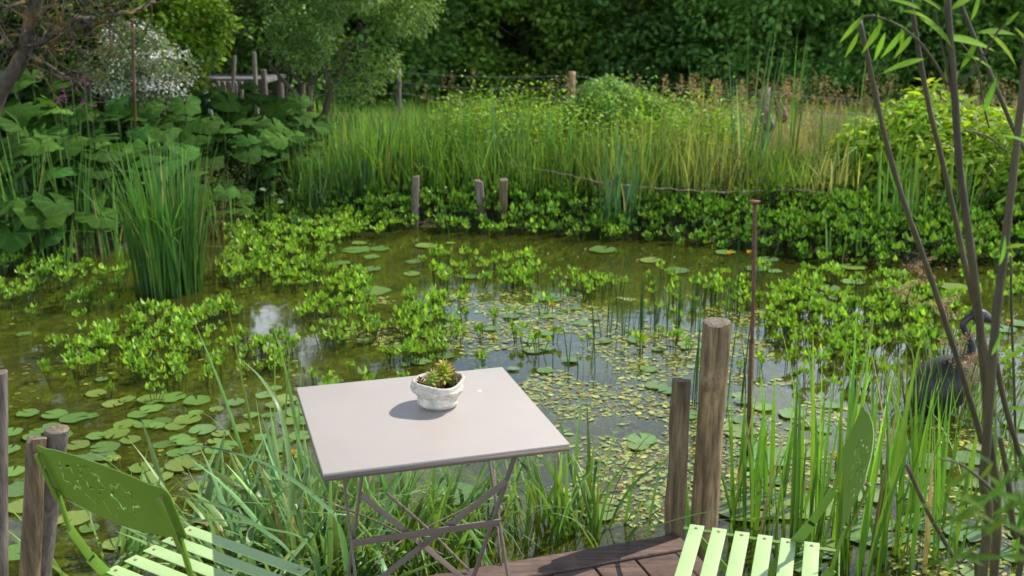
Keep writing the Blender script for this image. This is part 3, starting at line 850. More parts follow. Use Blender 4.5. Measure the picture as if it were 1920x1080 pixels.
# ------------------------------------------------------------------ bogbean in the pond
def sprig(seed_, big=1.0):
    mb = MB()
    ns = rng.integers(3, 7)
    for s_ in range(ns):
        az = rng.uniform(0, 6.283); hh = rng.uniform(.06, .13) * big; ln = rng.uniform(.01, .065)
        p0 = np.array([.012 * math.cos(az), .012 * math.sin(az), -.07]); p1 = np.array([ln * math.cos(az), ln * math.sin(az), hh])
        tube(mb, smoothpath([p0, (p0 + p1) / 2 + (0, 0, .01), p1], 3), .0026, 4, (.07, .12, .025), caps=False)
        nl = 3 if rng.random() < .75 else 2
        a0 = rng.uniform(0, 6.28)
        az2 = a0 + np.arange(nl) * 6.283 / nl + rng.normal(0, .25, nl); th = rng.uniform(.25, .95, nl)
        y = np.stack([np.sin(th) * np.cos(az2), np.sin(th) * np.sin(az2), np.cos(th)], 1)
        x = np.stack([-np.sin(az2), np.cos(az2), 0 * az2], 1); z = np.cross(x, y)
        ll = rng.uniform(.036, .066, nl) * big
        M = np.stack([x * ll[:, None], y * ll[:, None], z * ll[:, None]], 2)
        place(mb, OVB[0], OVB[1], M, np.repeat(p1[None], nl, 0), jitter((.215, .375, .038), nl, .28, .10) * np.where(rng.random((nl, 1)) < .008, np.array([[1.5, 1.0, .8]]), 1.0))
    return mb
SPR = [sprig(k, .92).mesh('bogbean', LEAFS) for k in range(10)]
def sprig_arrays(me):
    n = len(me.vertices); co = np.zeros(n * 3); me.vertices.foreach_get('co', co)
    c = np.zeros(n * 4); me.attributes['col'].data.foreach_get('color', c)
    F = {}
    for p_ in me.polygons: F.setdefault(len(p_.vertices), []).append(list(p_.vertices))
    return co.reshape(-1, 3), {k: np.array(v) for k, v in F.items()}, c.reshape(-1, 4)[:, :3]
SPA = [sprig_arrays(m) for m in SPR]
BOG = [([(170, 640), (260, 590), (330, 600), (420, 575), (470, 600), (520, 640), (560, 600), (640, 545), (700, 570), (860, 570), (880, 620), (850, 660), (780, 700), (700, 690), (600, 700), (520, 715), (440, 740), (300, 735), (200, 700), (90, 715), (90, 670)], 108, .84),
       ([(0, 500), (120, 492), (240, 525), (230, 560), (250, 590), (130, 590), (0, 575)], 85, .8),
       ([(440, 400), (560, 404), (760, 426), (740, 445), (640, 455), (620, 480), (600, 520), (680, 530), (690, 560), (620, 565), (540, 545), (470, 555), (400, 560), (430, 470)], 118, .88),
       ([(770, 470), (860, 480), (1050, 490), (1020, 520), (1130, 525), (1180, 560), (980, 550), (850, 565), (800, 520)], 60, .75),
       ([(1440, 560), (1520, 520), (1680, 530), (1800, 580), (1840, 680), (1720, 720), (1640, 730), (1500, 700), (1440, 640)], 112, .86),
       ([(1780, 500), (2000, 480), (2000, 580), (1840, 580)], 45, .8), ([(1850, 640), (2000, 620), (2000, 800), (1860, 780)], 50, .75),
       ([(1060, 520), (1430, 520), (1430, 590), (1300, 600), (1100, 580)], 34, .62),
       ([(600, 400), (1000, 420), (1300, 445), (1300, 460), (900, 445), (600, 425)], 60, .75), ([(1500, 480), (1700, 500), (1700, 520), (1480, 510)], 30, .7)]
pts = []
for px, dens, keep in BOG:
    P = region(px, dens); pts.append(clumpy(P, keep, 1.6, len(pts)))
single_px = [(700, 620), (860, 640), (905, 640), (960, 600), (970, 640), (985, 655), (930, 610), (1010, 665), (1040, 640), (905, 690), (1060, 560), (1020, 590), (1100, 650), (1105, 560), (1230, 600), (1270, 610), (1200, 660), (1260, 650), (1290, 660), (1235, 640), (690, 735), (620, 740), (205, 745), (290, 755), (1380, 600), (1440, 620), (1455, 650), (1425, 690), (1475, 690), (1505, 720), (1540, 700), (760, 720), (815, 690), (590, 720), (660, 700), (1530, 640), (1560, 735), (1610, 745), (60, 600), (150, 610), (1390, 700), (1600, 500), (1640, 600)]
pts.append(np.array([onz(u, v, WZ)[:2] for u, v in single_px]))
P = np.concatenate(pts)
ok_ = np.hypot(P[:, 0] - 1.11, P[:, 1] - 4.64) > .12; P = P[ok_]
P = P[np.argsort(P[:, 1])]
near, rest = P[:290], P[290:]
for k, p_ in enumerate(near):
    o_ = link(SPR[k % len(SPR)], 'bogbean'); o_.location = (p_[0], p_[1], WZ); s_ = rng.uniform(.6, 1.12); o_.scale = (s_, s_, s_ * .85); o_.rotation_euler = (rng.normal(0, .08), rng.normal(0, .08), rng.uniform(0, 6.28))
    tag(o_, 'bright green bogbean sprig with upright spoon-shaped leaves rising out of the pond', 'water plant', 'bogbean sprigs standing in the pond')
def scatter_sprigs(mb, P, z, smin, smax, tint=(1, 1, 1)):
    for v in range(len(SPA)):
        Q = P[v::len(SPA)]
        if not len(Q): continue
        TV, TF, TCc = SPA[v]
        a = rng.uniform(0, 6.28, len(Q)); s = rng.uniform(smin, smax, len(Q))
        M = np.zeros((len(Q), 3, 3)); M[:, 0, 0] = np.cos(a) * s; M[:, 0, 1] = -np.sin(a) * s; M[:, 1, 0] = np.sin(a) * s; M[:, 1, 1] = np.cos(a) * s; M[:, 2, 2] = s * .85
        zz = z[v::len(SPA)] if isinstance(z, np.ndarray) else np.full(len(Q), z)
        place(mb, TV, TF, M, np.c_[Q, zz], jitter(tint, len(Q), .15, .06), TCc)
m_ = MB(); scatter_sprigs(m_, rest, WZ, .65, 1.25)
tag(m_.build('bogbean_drift', LEAFS), 'drifts of bright green bogbean leaves covering the far side of the pond', 'water plants', kind='stuff')
# leafy cover of the far bank
P = region([(560, 385), (760, 380), (1100, 392), (1400, 405), (1640, 415), (1980, 405), (1980, 486), (1700, 503), (1540, 495), (1400, 472), (1180, 449), (960, 438), (700, 431), (560, 412)], 170)
for u_ in (780, 897, 944, 1146, 1178, 1436, 1467, 1775):
    c = at(u_, 400, 9.7); P = P[~((np.abs(P[:, 0] - c[0]) < .07) & (P[:, 1] < 9.80) & (P[:, 1] > 9.35) & (rng.random(len(P)) < .55))]
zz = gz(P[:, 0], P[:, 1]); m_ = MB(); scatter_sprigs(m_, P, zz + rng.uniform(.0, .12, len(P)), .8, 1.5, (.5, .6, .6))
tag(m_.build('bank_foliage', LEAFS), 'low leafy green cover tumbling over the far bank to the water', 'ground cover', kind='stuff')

# ------------------------------------------------------------------ pondweed, lily pads, flowers on the water
m_ = MB()
def ell(n_=8):
    a = np.arange(n_) * 2 * math.pi / n_
    return np.concatenate([np.c_[.26 * np.cos(a), .5 * np.sin(a), 0 * a], [[0, 0, .0]]]), {3: np.array([(k, (k + 1) % n_, n_) for k in range(n_)])}
EV, EF = ell()
WEED = [([(640, 560), (1000, 545), (1430, 580), (1460, 700), (1560, 760), (1980, 790), (1980, 1090), (1400, 1090), (1200, 990), (1040, 960), (1000, 860), (930, 760), (1000, 700), (900, 680), (800, 660), (650, 640)], 7500, .58, (.29, .33, .085)),
        ([(600, 690), (1000, 690), (1200, 780), (1200, 1000), (700, 1000), (600, 880)], 650, .36, (.24, .29, .085)),
        ([(1900, 600), (1990, 600), (1990, 1000), (1700, 1000), (1700, 790)], 900, .5, (.24, .30, .10)),
        ([(0, 600), (330, 560), (560, 640), (560, 1000), (0, 1060)], 700, .42, (.20, .22, .045)),
        ([(600, 440), (1700, 500), (1900, 560), (1400, 560), (700, 560)], 45, .5, (.18, .20, .04))]
for k, (px, dens, keep, base) in enumerate(WEED):
    P = clumpy(region(px, dens), keep, 1.9, 3 * k + 1); n = len(P)
    a = rng.uniform(0, 6.28, n); s = .008 + .034 * rng.random(n) ** 1.6 * np.where(rng.random(n) < .1, 1.4, 1)
    tl = rng.normal(0, .03, (n, 2))
    x = np.c_[np.cos(a), np.sin(a), tl[:, 0]]; y = np.c_[-np.sin(a), np.cos(a), tl[:, 1]]; z = np.cross(x, y)
    M = np.stack([x * (s * rng.uniform(.8, 1.6, n))[:, None], y * s[:, None], z], 2); dep = np.where(rng.random(n) < .72, rng.uniform(-.06, -.004, n), rng.uniform(.0015, .0055, n))
    c = jitter(base, n, .28, .14); br = rng.random(n) < .06; c[br] = jitter((.20, .11, .05), br.sum(), .2)
    place(m_, EV, EF, M, np.c_[P, WZ + dep], c)
tag(m_.build('pondweed', PAD, smooth=False), 'yellow green floating pondweed leaves matted over the open water', 'pondweed', kind='stuff')

def pad_mesh(seed_, base):
    mb = MB(); n_ = 30
    a = np.linspace(.16, 2 * math.pi - .16, n_); V = [(.06, 0, .0)]
    wv_ = 1 + .03 * np.sin(a * 5 + seed_) + .02 * np.sin(a * 9 + 2 * seed_)
    for f_, zz_ in ((.4, .001), (.75, .001), (1.0, .004)):
        zr = zz_ + (.010 * np.maximum(0, np.sin(a * 3 + seed_ * 1.7)) ** 3 if f_ == 1.0 else 0)
        V += list(np.c_[f_ * wv_ * np.cos(a), f_ * wv_ * np.sin(a) * .94, np.broadcast_to(zr, a.shape) * 1.0])
    F = [(1 + r_ * n_ + k, 1 + (r_ + 1) * n_ + k, 1 + (r_ + 1) * n_ + k + 1, 1 + r_ * n_ + k + 1) for r_ in range(2) for k in range(n_ - 1)]
    C = np.array([base] * (1 + 3 * n_)) * (1 + .12 * np.sin(np.r_[0, a, a, a] * 11)[:, None])
    mb.add(V, np.array(F), np.clip(C, 0, 1)); mb.f.setdefault(3, []).append(np.array([(0, 1 + k, 1 + k + 1) for k in range(n_ - 1)]))
    return mb.mesh('lily_pad', PAD)
PADS = [pad_mesh(k, b_) for k, b_ in enumerate([(.12, .23, .05), (.14, .26, .06), (.16, .25, .05), (.11, .21, .05), (.18, .25, .06), (.13, .23, .08)])]
pad_z = [([(0, 790), (120, 760), (620, 720), (620, 860), (560, 950), (420, 1000), (300, 1060), (0, 1060)], 62, .09, .0, .9),
         ([(140, 720), (420, 745), (600, 740), (600, 790), (180, 770)], 20, .07, 0, .9), ([(0, 600), (200, 600), (200, 720), (0, 740)], 12, .06, 0, 1),
         ([(640, 600), (1000, 560), (1300, 600), (1300, 780), (1080, 700), (700, 690)], 14, .08, 1, 1), ([(1080, 840), (1240, 780), (1240, 1000), (1110, 1010)], 12, .10, 1, 1),
         ([(700, 900), (900, 880), (900, 1000), (700, 990)], 9, .11, 1, 1), ([(1380, 740), (1700, 780), (1980, 780), (1980, 1080), (1400, 1080)], 34, .10, 1, 1),
         ([(600, 440), (900, 450), (880, 540), (640, 530)], 7, .10, 0, 1), ([(1350, 490), (1560, 500), (1800, 570), (1950, 600), (1950, 660), (1700, 590), (1400, 520)], 12, .11, 0, 1)]
pads = [(onz(u, v, WZ)[:2], r_) for u, v, r_ in ((850, 928, .115), (1022, 697, .05), (1125, 965, .075), (815, 852, .08), (340, 876, .075), (440, 915, .07), (560, 775, .07), (565, 820, .06), (352, 790, .07), (445, 938, .085), (295, 895, .075), (1440, 488, .09), (1450, 492, .07), (1420, 505, .1), (1360, 475, .09), (1600, 503, .11), (1680, 512, .1), (1790, 540, .11), (1500, 478, .1), (1290, 780, .07), (1450, 860, .11), (1510, 950, .13), (1640, 1000, .14), (1400, 960, .12), (1750, 870, .10), (1540, 580, .07), (670, 470, .13), (800, 462, .1), (1130, 470, .12), (1220, 490, .09), (1270, 510, .1), (1030, 560, .12), (700, 548, .13))]
for px, dens, rr_, _, keep in pad_z:
    for q in clumpy(region(px, dens), keep, 2.5, len(pads) % 7): pads.append((q, rr_ * rng.uniform(.4, .85)))
kept = []
for q, r_ in pads:
    if all(np.hypot(*(q - k_[0])) > .62 * (r_ + k_[1]) for k_ in kept): kept.append((q, r_))
for k, (q, r_) in enumerate(kept[:298]):
    o_ = link(PADS[k % len(PADS)], 'lily_pad'); o_.location = (q[0], q[1], WZ + .006 + .0015 * (k % 5)); o_.scale = (r_, r_, .12 + r_ * 4); o_.rotation_euler = (rng.normal(0, .012), rng.normal(0, .012), rng.uniform(0, 6.28))
    tag(o_, 'round notched green lily pad floating flat on the pond', 'lily pad', 'lily pads floating on the pond')
def pond_flower(u, v, r_, hgt, label):
    q = onz(u, v, WZ + hgt); root = empty('pond_flower', (q[0], q[1], WZ - .05)); tag(root, label, 'flower', 'yellow pond flowers')
    m_ = MB(); n = 9; az = np.arange(n) * 6.283 / n + rng.normal(0, .1, n); th = rng.uniform(.5, 1.0, n)
    y = np.stack([np.sin(th) * np.cos(az), np.sin(th) * np.sin(az), np.cos(th)], 1); x = np.stack([-np.sin(az), np.cos(az), 0 * az], 1); z = np.cross(x, y)
    place(m_, OV[0], OV[1], np.stack([x * r_ * 1.5, y * r_ * 1.1, z * r_], 2), np.tile([[0, 0, hgt + .05]], (n, 1)), np.full((n, 3), .5)); m_.build('petals', YELLOW, root)
    m_ = MB(); tube(m_, [(0, 0, -.1), (0.003, 0, hgt + .052)], .004, 6, (.07, .14, .03)); m_.build('stem', LEAF, root)
for a_ in ((1035, 574, .028, .05, 'yellow pond flower alone among pale pondweed beyond the white pot'), (549, 853, .024, .08, 'yellow pond flower between the green chair and the table'), (1504, 917, .026, .07, 'yellow flower among reeds just right of the tall cut post'),
           (1366, 478, .034, .06, 'left one of two yellow flowers by the rusty rod near the far bank'), (1405, 476, .034, .06, 'yellow flower touching the rusty rod near the far bank'), (223 + 1420, 1001, .015, .05, 'small yellow flower low among the reeds at the right'),
           (1893, 607, .032, .06, 'faded yellow flower near the right edge beyond the willow stems'), (1567, 858, .02, .05, 'yellow bud right of the cut posts among reed blades'), (838, 517, .03, .05, 'tiny yellow flower far out among bogbean leaves'), (222, 861, .012, .04, 'tiny yellow bud on dark water above the green chair back')):
    pond_flower(*a_)

# ------------------------------------------------------------------ strap-leaved clumps
def bright(b, k=1.3): return tuple(x * k for x in b)
def clump(name, u, v, n, h, w, spread, label, cat, group=None, base=(.07, .16, .03), z=None, lean=.25, droop=.5, kinkp=.0, fold=.35, nseg=7, azb=None, mat=None, loc=None):
    q = onz(u, v, WZ if z is None else z) if loc is None else np.array(loc)
    m_ = MB(); a = rng.uniform(0, 6.28, n); r_ = spread * np.sqrt(rng.random(n))
    b_ = np.c_[r_ * np.cos(a), r_ * np.sin(a), np.full(n, -.12)]
    az = a + rng.normal(0, .7, n)
    if azb is not None: az = np.where(rng.random(n) < .7, azb + rng.normal(0, .5, n), az)
    hh = h * rng.uniform(.55, 1.08, n) + .12
    kk = np.where(rng.random(n) < kinkp, rng.uniform(.9, 1.9, n), 0)
    blades(m_, b_, hh, w * rng.uniform(.6, 1.25, n), az, np.abs(rng.normal(0, lean * .55, n)) + lean * .25, np.abs(rng.normal(0, droop, n)) * np.where(rng.random(n) < .35, 1.6, .35), np.where(rng.random((n, 1)) < .035, jitter((.34, .27, .13), n, .2, .05), jitter(bright(base), n, .24, .12)), nseg, kink=kk, fold=fold)
    o_ = m_.build(name, mat or LEAFS); o_.location = tuple(float(c) for c in q); tag(o_, label, cat, group)
    return o_
# great iris clump in the left of the pond
clump('iris_clump', 318, 545, 230, 1.12, .018, .23, 'big dark green iris clump standing in the water at the left', 'iris', base=(.052, .13, .025), lean=.12, droop=.42, kinkp=.05)
m_ = MB(); q = onz(400, 520, WZ); n = 50
blades(m_, np.c_[rng.normal(0, .12, n), rng.normal(0, .1, n), np.full(n, -.1)], rng.uniform(.5, 1.0, n), .004, rng.uniform(0, 6.28, n), .08, rng.uniform(0, .5, n), jitter((.17, .15, .06), n), 6)
for k in range(500):
    pass
nh = 900; aa_ = rng.integers(0, 40, nh); hx = rng.normal(0, .13, nh); 
M = orient(nh, .2) * rng.uniform(.008, .02, nh)[:, None, None]
place(m_, DIAL[0], DIAL[1], M, np.c_[hx, rng.normal(0, .1, nh), rng.uniform(.35, .85, nh)], jitter((.26, .21, .11), nh, .2))
o_ = m_.build('seeding_grass', LEAF); o_.location = tuple(q); tag(o_, 'pale pinkish seeding grass tuft on the right of the big iris clump', 'grass tuft')
# rushes
def rush(u, v, n, h, spread, label, base=(.035, .085, .025)):
    q = onz(u, v, WZ); m_ = MB(); a = rng.uniform(0, 6.28, n); r_ = spread * np.sqrt(rng.random(n))
    blades(m_, np.c_[r_ * np.cos(a) * 1.7, r_ * np.sin(a), np.full(n, -.1)], h * rng.uniform(.4, 1.05, n), .0075, rng.uniform(0, 6.28, n), np.abs(rng.normal(0, .05, n)), np.abs(rng.normal(0, .18, n)), jitter(base, n, .2), 5, fold=.8, tip=.7)
    o_ = m_.build('rush_clump', LEAF); o_.location = tuple(q); tag(o_, label, 'rushes', 'thin rushes standing in the open water')
rush(1170, 625, 22, .55, .13, 'loose thin dark rushes standing just beyond the short split post')
rush(1235, 620, 16, .50, .13, 'thin rushes between the bank reeds and the tall cut post')
rush(1300, 590, 26, .62, .20, 'thin rushes behind the top of the tall cut post')
rush(1350, 760, 14, .85, .10, 'tall rushes between the tall cut post and the rusty rod')
rush(1060, 690, 9, .40, .12, 'few short rush stems in open water beyond the table')
rush(1400, 560, 12, .75, .09, 'sparse rushes around the upper half of the rusty rod')
rush(1020, 560, 8, .35, .09, 'sparse rushes near the lone yellow flower', (.05, .11, .03))
# reeds by the deck, right of the posts
RG = 'sweet flag clumps growing beside the deck'
for k, (u, v, n, h, lb) in enumerate(((1370, 960, 12, .62, 'against the tall cut post'), (1420, 1000, 13, .66, 'behind the right chair seat'), (1465, 940, 9, .62, 'beyond the right chair seat near the yellow flower'), (1500, 1050, 13, .74, 'just behind the right chair seat corner'),
                                      (1560, 1010, 14, .92, 'beside the right chair back'), (1600, 1080, 14, .95, 'in front of the right chair back'), (1545, 900, 6, .62, 'beyond the right chair back'), (1640, 990, 13, .78, 'right of the right chair back'),
                                      (1690, 1060, 12, .82, 'left of the willow stems near the cut stick'), (1735, 960, 12, .66, 'beyond the cut stick'), (1770, 1040, 11, .72, 'behind the cut stick'), (1830, 980, 8, .72, 'behind the willow stems'), (1890, 1040, 8, .8, 'right of the willow stems'), (1330, 1010, 5, .35, 'between the two chairs by the deck corner'), (1700, 860, 7, .50, 'out in the pond below the black bird'))):
    clump('sweet_flag', u, v, n, h, .019, .10, 'upright bright green strap-leaved clump ' + lb, 'reeds', RG, base=(.10, .21, .028), lean=.13, droop=.22, kinkp=.05)
# tangle between the left chair and the deck, below the table
TG = 'arching sedge clumps tangled at the near pond edge'
for (u, v, z, n, h, w, lb, kp, ln) in ((560, 1010, -.26, 30, .46, .024, 'left of the table legs', .25, .95), (500, 1075, -.24, 28, .50, .024, 'beside the left chair seat', .2, .95), (620, 1060, -.22, 34, .50, .02, 'under the front left table corner', .3, .8),
                                       (700, 1040, -.25, 30, .50, .016, 'behind the left table legs', .3, .75), (790, 1030, -.25, 34, .46, .014, 'under the middle of the table', .4, .8), (880, 1010, -.27, 26, .44, .014, 'under the right side of the table', .4, .7),
                                       (1010, 985, -.27, 20, .42, .015, 'right of the table legs at the deck edge', .15, .45), (1080, 975, -.27, 18, .46, .015, 'between the table and the posts', .1, .35), (1150, 1000, -.28, 9, .34, .012, 'close to the split post by the deck edge', .1, .35),
                                       (545, 960, -.30, 6, .80, .015, 'tall beside the yellow flower left of the table', .0, .22), (440, 1040, -.28, 16, .5, .02, 'behind the left chair seat slats', .2, .9), (200, 1080, -.28, 10, .4, .015, 'under the left chair back', .1, .8), (345, 1010, -.30, 10, .5, .02, 'right of the left chair back', .1, .8)):
    clump('sedge_clump', u, v, int(n * 1.7), h * 1.05, w * 1.12, .13, 'arching blue green sedge clump ' + lb, 'sedge', TG, base=(.14, .235, .085) if w > .016 else (.12, .22, .045), z=z, lean=ln * .8, droop=.7, kinkp=kp)
# long single blades that catch the light
def blade_path(mb, P, w, col):
    P = smoothpath(P, 7); n = len(P); T = np.gradient(P, axis=0); T /= np.linalg.norm(T, axis=1)[:, None]
    sd_ = np.cross(T, (0, .3, 1)); sd_ /= np.linalg.norm(sd_, axis=1)[:, None]; nn = np.cross(sd_, T)
    s = np.linspace(0, 1, n); ww = w * np.minimum(1, (1 - s) * 3.2) ** .8 * (.7 + .3 * np.minimum(1, s * 4)); ww = np.maximum(ww, .0005)[:, None] / 2
    V = np.stack([P - sd_ * ww, P - nn * ww * .4, P + sd_ * ww], 1).reshape(-1, 3)
    F = [(3 * k + c, 3 * k + c + 1, 3 * k + c + 4, 3 * k + c + 3) for k in range(n - 1) for c in range(2)]
    mb.add(V, np.array(F), col)
LB = [([(640, 1000, 3.15), (600, 940, 3.2), (500, 870, 3.35), (390, 838, 3.5), (285, 832, 3.6)], .026, 'longest blue green blade arching left over the water toward the chair back'),
      ([(560, 1060, 3.1), (480, 985, 3.15), (400, 945, 3.25), (310, 925, 3.35)], .028, 'pale blade arching low over the left chair seat'),
      ([(585, 1030, 3.1), (500, 990, 3.1), (420, 975, 3.12), (325, 976, 3.15)], .024, 'flat lying blade touching the right edge of the left chair back'),
      ([(548, 1000, 3.3), (545, 880, 3.4), (525, 770, 3.5), (490, 710, 3.6), (445, 668, 3.65)], .022, 'tall blade curving left above the yellow flower'),
      ([(470, 1030, 3.2), (480, 980, 3.3), (530, 920, 3.3), (560, 905, 3.3)], .026, 'short folded blade left of the table'),
      ([(560, 960, 3.4), (575, 880, 3.5), (560, 850, 3.5), (505, 845, 3.5)], .018, 'blade with a pale dried tip pointing left beside the table corner'),
      ([(1180, 1010, 3.25), (1230, 985, 3.1), (1300, 965, 3.05), (1372, 952, 3.05)], .016, 'dark blade crossing in front of the cut posts')]
for P_, w, lb in LB:
    P3 = [at(*q_) for q_ in P_]
    if P3[0][2] > -.2: P3 = [P3[0] * (1, 1, 0) + (0.02, .05, -.32)] + P3
    o0 = P3[0].copy(); m_ = MB(); blade_path(m_, np.array(P3) - o0, w, jitter((.11, .20, .075), 1, .1)[0])
    o_ = m_.build('sedge', LEAFS); o_.location = tuple(o0); tag(o_, lb, 'leaf blade', 'long single blades by the deck')
# dead stalks lying in the tangle
m_ = MB()
for (P_, r_) in (([(725, 925, 3.3), (800, 990, 3.15), (880, 1070, 3.05)], .006), ([(605, 940, 3.4), (700, 975, 3.3), (830, 1040, 3.15)], .004), ([(700, 1060, 3.1), (760, 1010, 3.2), (900, 940, 3.4)], .0035), ([(926, 880, 3.35), (930, 960, 3.2), (940, 1060, 3.1)], .005)):
    P3 = smoothpath([at(*q_) for q_ in P_], 6); o_ = MB(); c0_ = P3[-1].copy(); tube(o_, P3 - c0_, np.linspace(r_, r_ * .7, len(P3)), 6)
    ob = o_.build('dead_stalk', DEADW); ob.location = tuple(c0_)
    tag(ob, {.006: 'thick pale dead stalk slanting down behind the table legs', .004: 'long thin pinkish dead stalk running right from the left table legs', .0035: 'dry straw rising to the right under the table', .005: 'upright pointed dry stalk beside the right table leg'}[r_], 'stalk', 'dead stalks by the deck')

# ------------------------------------------------------------------ black bird sculpture in its grass tuft
q = onz(1752, 768, WZ); bird = empty('bird_sculpture', (q[0], q[1], WZ)); tag(bird, 'black long-necked bird sculpture sitting in a grass tuft in the pond', 'sculpture')
sc = 5.55 / FPX
def bl(u, v, dy=0): return np.array([(u - 1752) * sc, dy, (768 - v) * sc * 1.02])
m_ = MB()
tt_ = (1 - np.cos(np.linspace(0, math.pi, 25))) / 2
bp = bl(1700, 762, -.03) * (1 - tt_)[:, None] + bl(1812, 676) * tt_[:, None]
rr_ = .120 * np.sqrt(np.maximum(0, 1 - (2 * tt_ - 1) ** 2)) * (1.0 + .12 * np.sin(tt_ * 3)) + .003
tube(m_, bp, rr_, 24); m_.build('body', BLACKM, bird)
m_ = MB(); npth = smoothpath([bl(1788, 700), bl(1806, 672), bl(1808, 645), bl(1796, 622), bl(1788, 604), bl(1797, 590), bl(1812, 585)], 6)
tube(m_, npth, np.interp(np.linspace(0, 1, len(npth)), [0, .3, 1], [.036, .021, .016]), 12); m_.build('neck', BLACKM, bird)
m_ = MB(); hp = smoothpath([bl(1802, 588), bl(1816, 586), bl(1830, 592), bl(1838, 597)], 5); tube(m_, hp, [.020, .03, .034, .034, .034, .034, .033, .032, .03, .028, .026, .024, .022, .02, .018, .016][:len(hp)], 12); m_.build('head', BLACKM, bird)
m_ = MB(); tube(m_, [bl(1834, 595), bl(1862, 611)], [.014, .003], 8); m_.build('beak', BLACKM, bird)
clump('grass_tuft', 1800, 775, 160, .42, .008, .22, 'fine yellow green grass tuft around the black bird sculpture', 'grass tuft', base=(.11, .19, .03), lean=.3, droop=.5, fold=0)
clump('grass_tuft', 1715, 772, 50, .38, .008, .10, 'thin grass tuft at the tail of the black bird sculpture', 'grass tuft', base=(.11, .17, .03), lean=.3, droop=.5, fold=0)

# ------------------------------------------------------------------ far bank meadow
def keepout(P):
    k = np.ones(len(P), bool)
    for u, v, Y, r_ in ((1745, 330, 10.3, 1.05), (1900, 330, 9.6, .7), (1150, 215, 11.4, .45), (1222, 205, 11.7, .3)):
        c = at(u, v, Y); k &= np.hypot((P[:, 0] - c[0]), (P[:, 1] - c[1]) * .8) > r_
    return k
def band(px, dens, z0): 
    P = region(px, dens, z0); return P
m_ = MB()
P = np.concatenate([band([(540, 385), (760, 378), (1000, 388), (1400, 402), (1960, 402), (2100, 345), (1500, 338), (1000, 322), (540, 318)], 620, -.15), band([(540, 318), (1000, 322), (1500, 338), (2100, 345), (2100, 290), (1500, 262), (1000, 240), (540, 240)], 130, -.15), band([(540, 262), (1000, 262), (1500, 285), (2100, 300), (2100, 212), (540, 212)], 70, -.15)])
P = P[keepout(P)]; n = len(P); zz = gz(P[:, 0], P[:, 1]); X = P[:, 0]
s_ = np.clip((X - .3) / 2.0, 0, 1)[:, None] * (rng.random((n, 1)) < .7)
cA, cB = jitter((.12, .235, .035), n, .3, .15), jitter((.36, .36, .13), n, .25, .1)
def wavy(P, f, sd_, k=14):
    r = np.random.default_rng(sd_); a = np.zeros(len(P))
    for _ in range(k):
        th = r.uniform(0, 6.28); w = f * math.exp(r.uniform(-.6, 1.0)); a += np.sin((P[:, 0] * math.cos(th) + P[:, 1] * math.sin(th)) * w + r.uniform(0, 6.28))
    return a / math.sqrt(k / 2)
s_ = (np.clip((X - .3) / 2.0, .12, 1) * np.clip(.5 + .8 * wavy(P, 2.5, 5), 0, 1))[:, None] * (rng.random((n, 1)) < .8)
br_ = np.exp(.22 * wavy(P, 2.2, 9))[:, None]; cA = cA * br_
hm = np.clip(.80 + .20 * wavy(P, 2.0, 3), .35, 1.15)
blades(m_, np.c_[P, zz - .02], hm * rng.uniform(.3, 1.0, n) ** .7 * np.where(P[:, 1] > 12.2, .55, .98) * (1 - .1 * s_[:, 0]), rng.uniform(.006, .016, n), rng.uniform(0, 6.28, n), np.abs(rng.normal(0, .14, n)), np.abs(rng.normal(0, .6, n)), cA * (1 - s_) + cB * s_, 5)
# feathery tan seed heads
P = band([(760, 340), (1000, 345), (1500, 365), (1680, 365), (1960, 360), (2000, 325), (1500, 320), (1100, 310), (760, 305)], 60, -.15)
P = P[rng.random(len(P)) < np.clip(.22 + (P[:, 0] - .5) * .4, .15, 1)]
P = P[keepout(P)]
n = len(P); zz = gz(P[:, 0], P[:, 1]); hh = rng.uniform(.6, 1.08, n)
blades(m_, np.c_[P, zz], hh, .004, rng.uniform(0, 6.28, n), .05, .15, jitter((.2, .17, .08), n), 3)
per = 34; idx = np.repeat(np.arange(n), per); k_ = rng.random(len(idx))
off = np.c_[rng.normal(0, .028, len(idx)) * (1.2 - k_), rng.normal(0, .028, len(idx)) * (1.2 - k_), hh[idx] - .06 + k_ * .2 - .08]
M = orient(len(idx), .3) * rng.uniform(.014, .03, len(idx))[:, None, None]
place(m_, DIAL[0], DIAL[1], M, np.c_[P, zz][idx] + off, jitter((.44, .31, .20), len(idx), .2, .05))
tag(m_.build('meadow_grass', LEAF), 'tall mixed meadow grass with tan seed heads filling the far bank', 'grass', kind='stuff')
# leafy yellow-green herbs in the sunlit middle
m_ = MB(); P = band([(830, 350), (1250, 360), (1390, 365), (1390, 325), (1200, 318), (830, 312)], 110, -.1); n = len(P) * 26
idx = rng.integers(0, len(P), n); d_ = rng.normal(0, .13, (n, 3)); zz = gz(P[:, 0], P[:, 1])
place(m_, OV[0], OV[1], orient(n, .9) * rng.uniform(.03, .06, n)[:, None, None], np.c_[P, zz + .58 + rng.uniform(-.3, .18, len(P))][idx] + d_ * (1, 1, 1.2), jitter((.26, .43, .04), n, .25, .12))
tag(m_.build('meadow_herbs', LEAF), 'yellow green leafy herbs in the sunny middle of the far bank', 'herbs', kind='stuff')
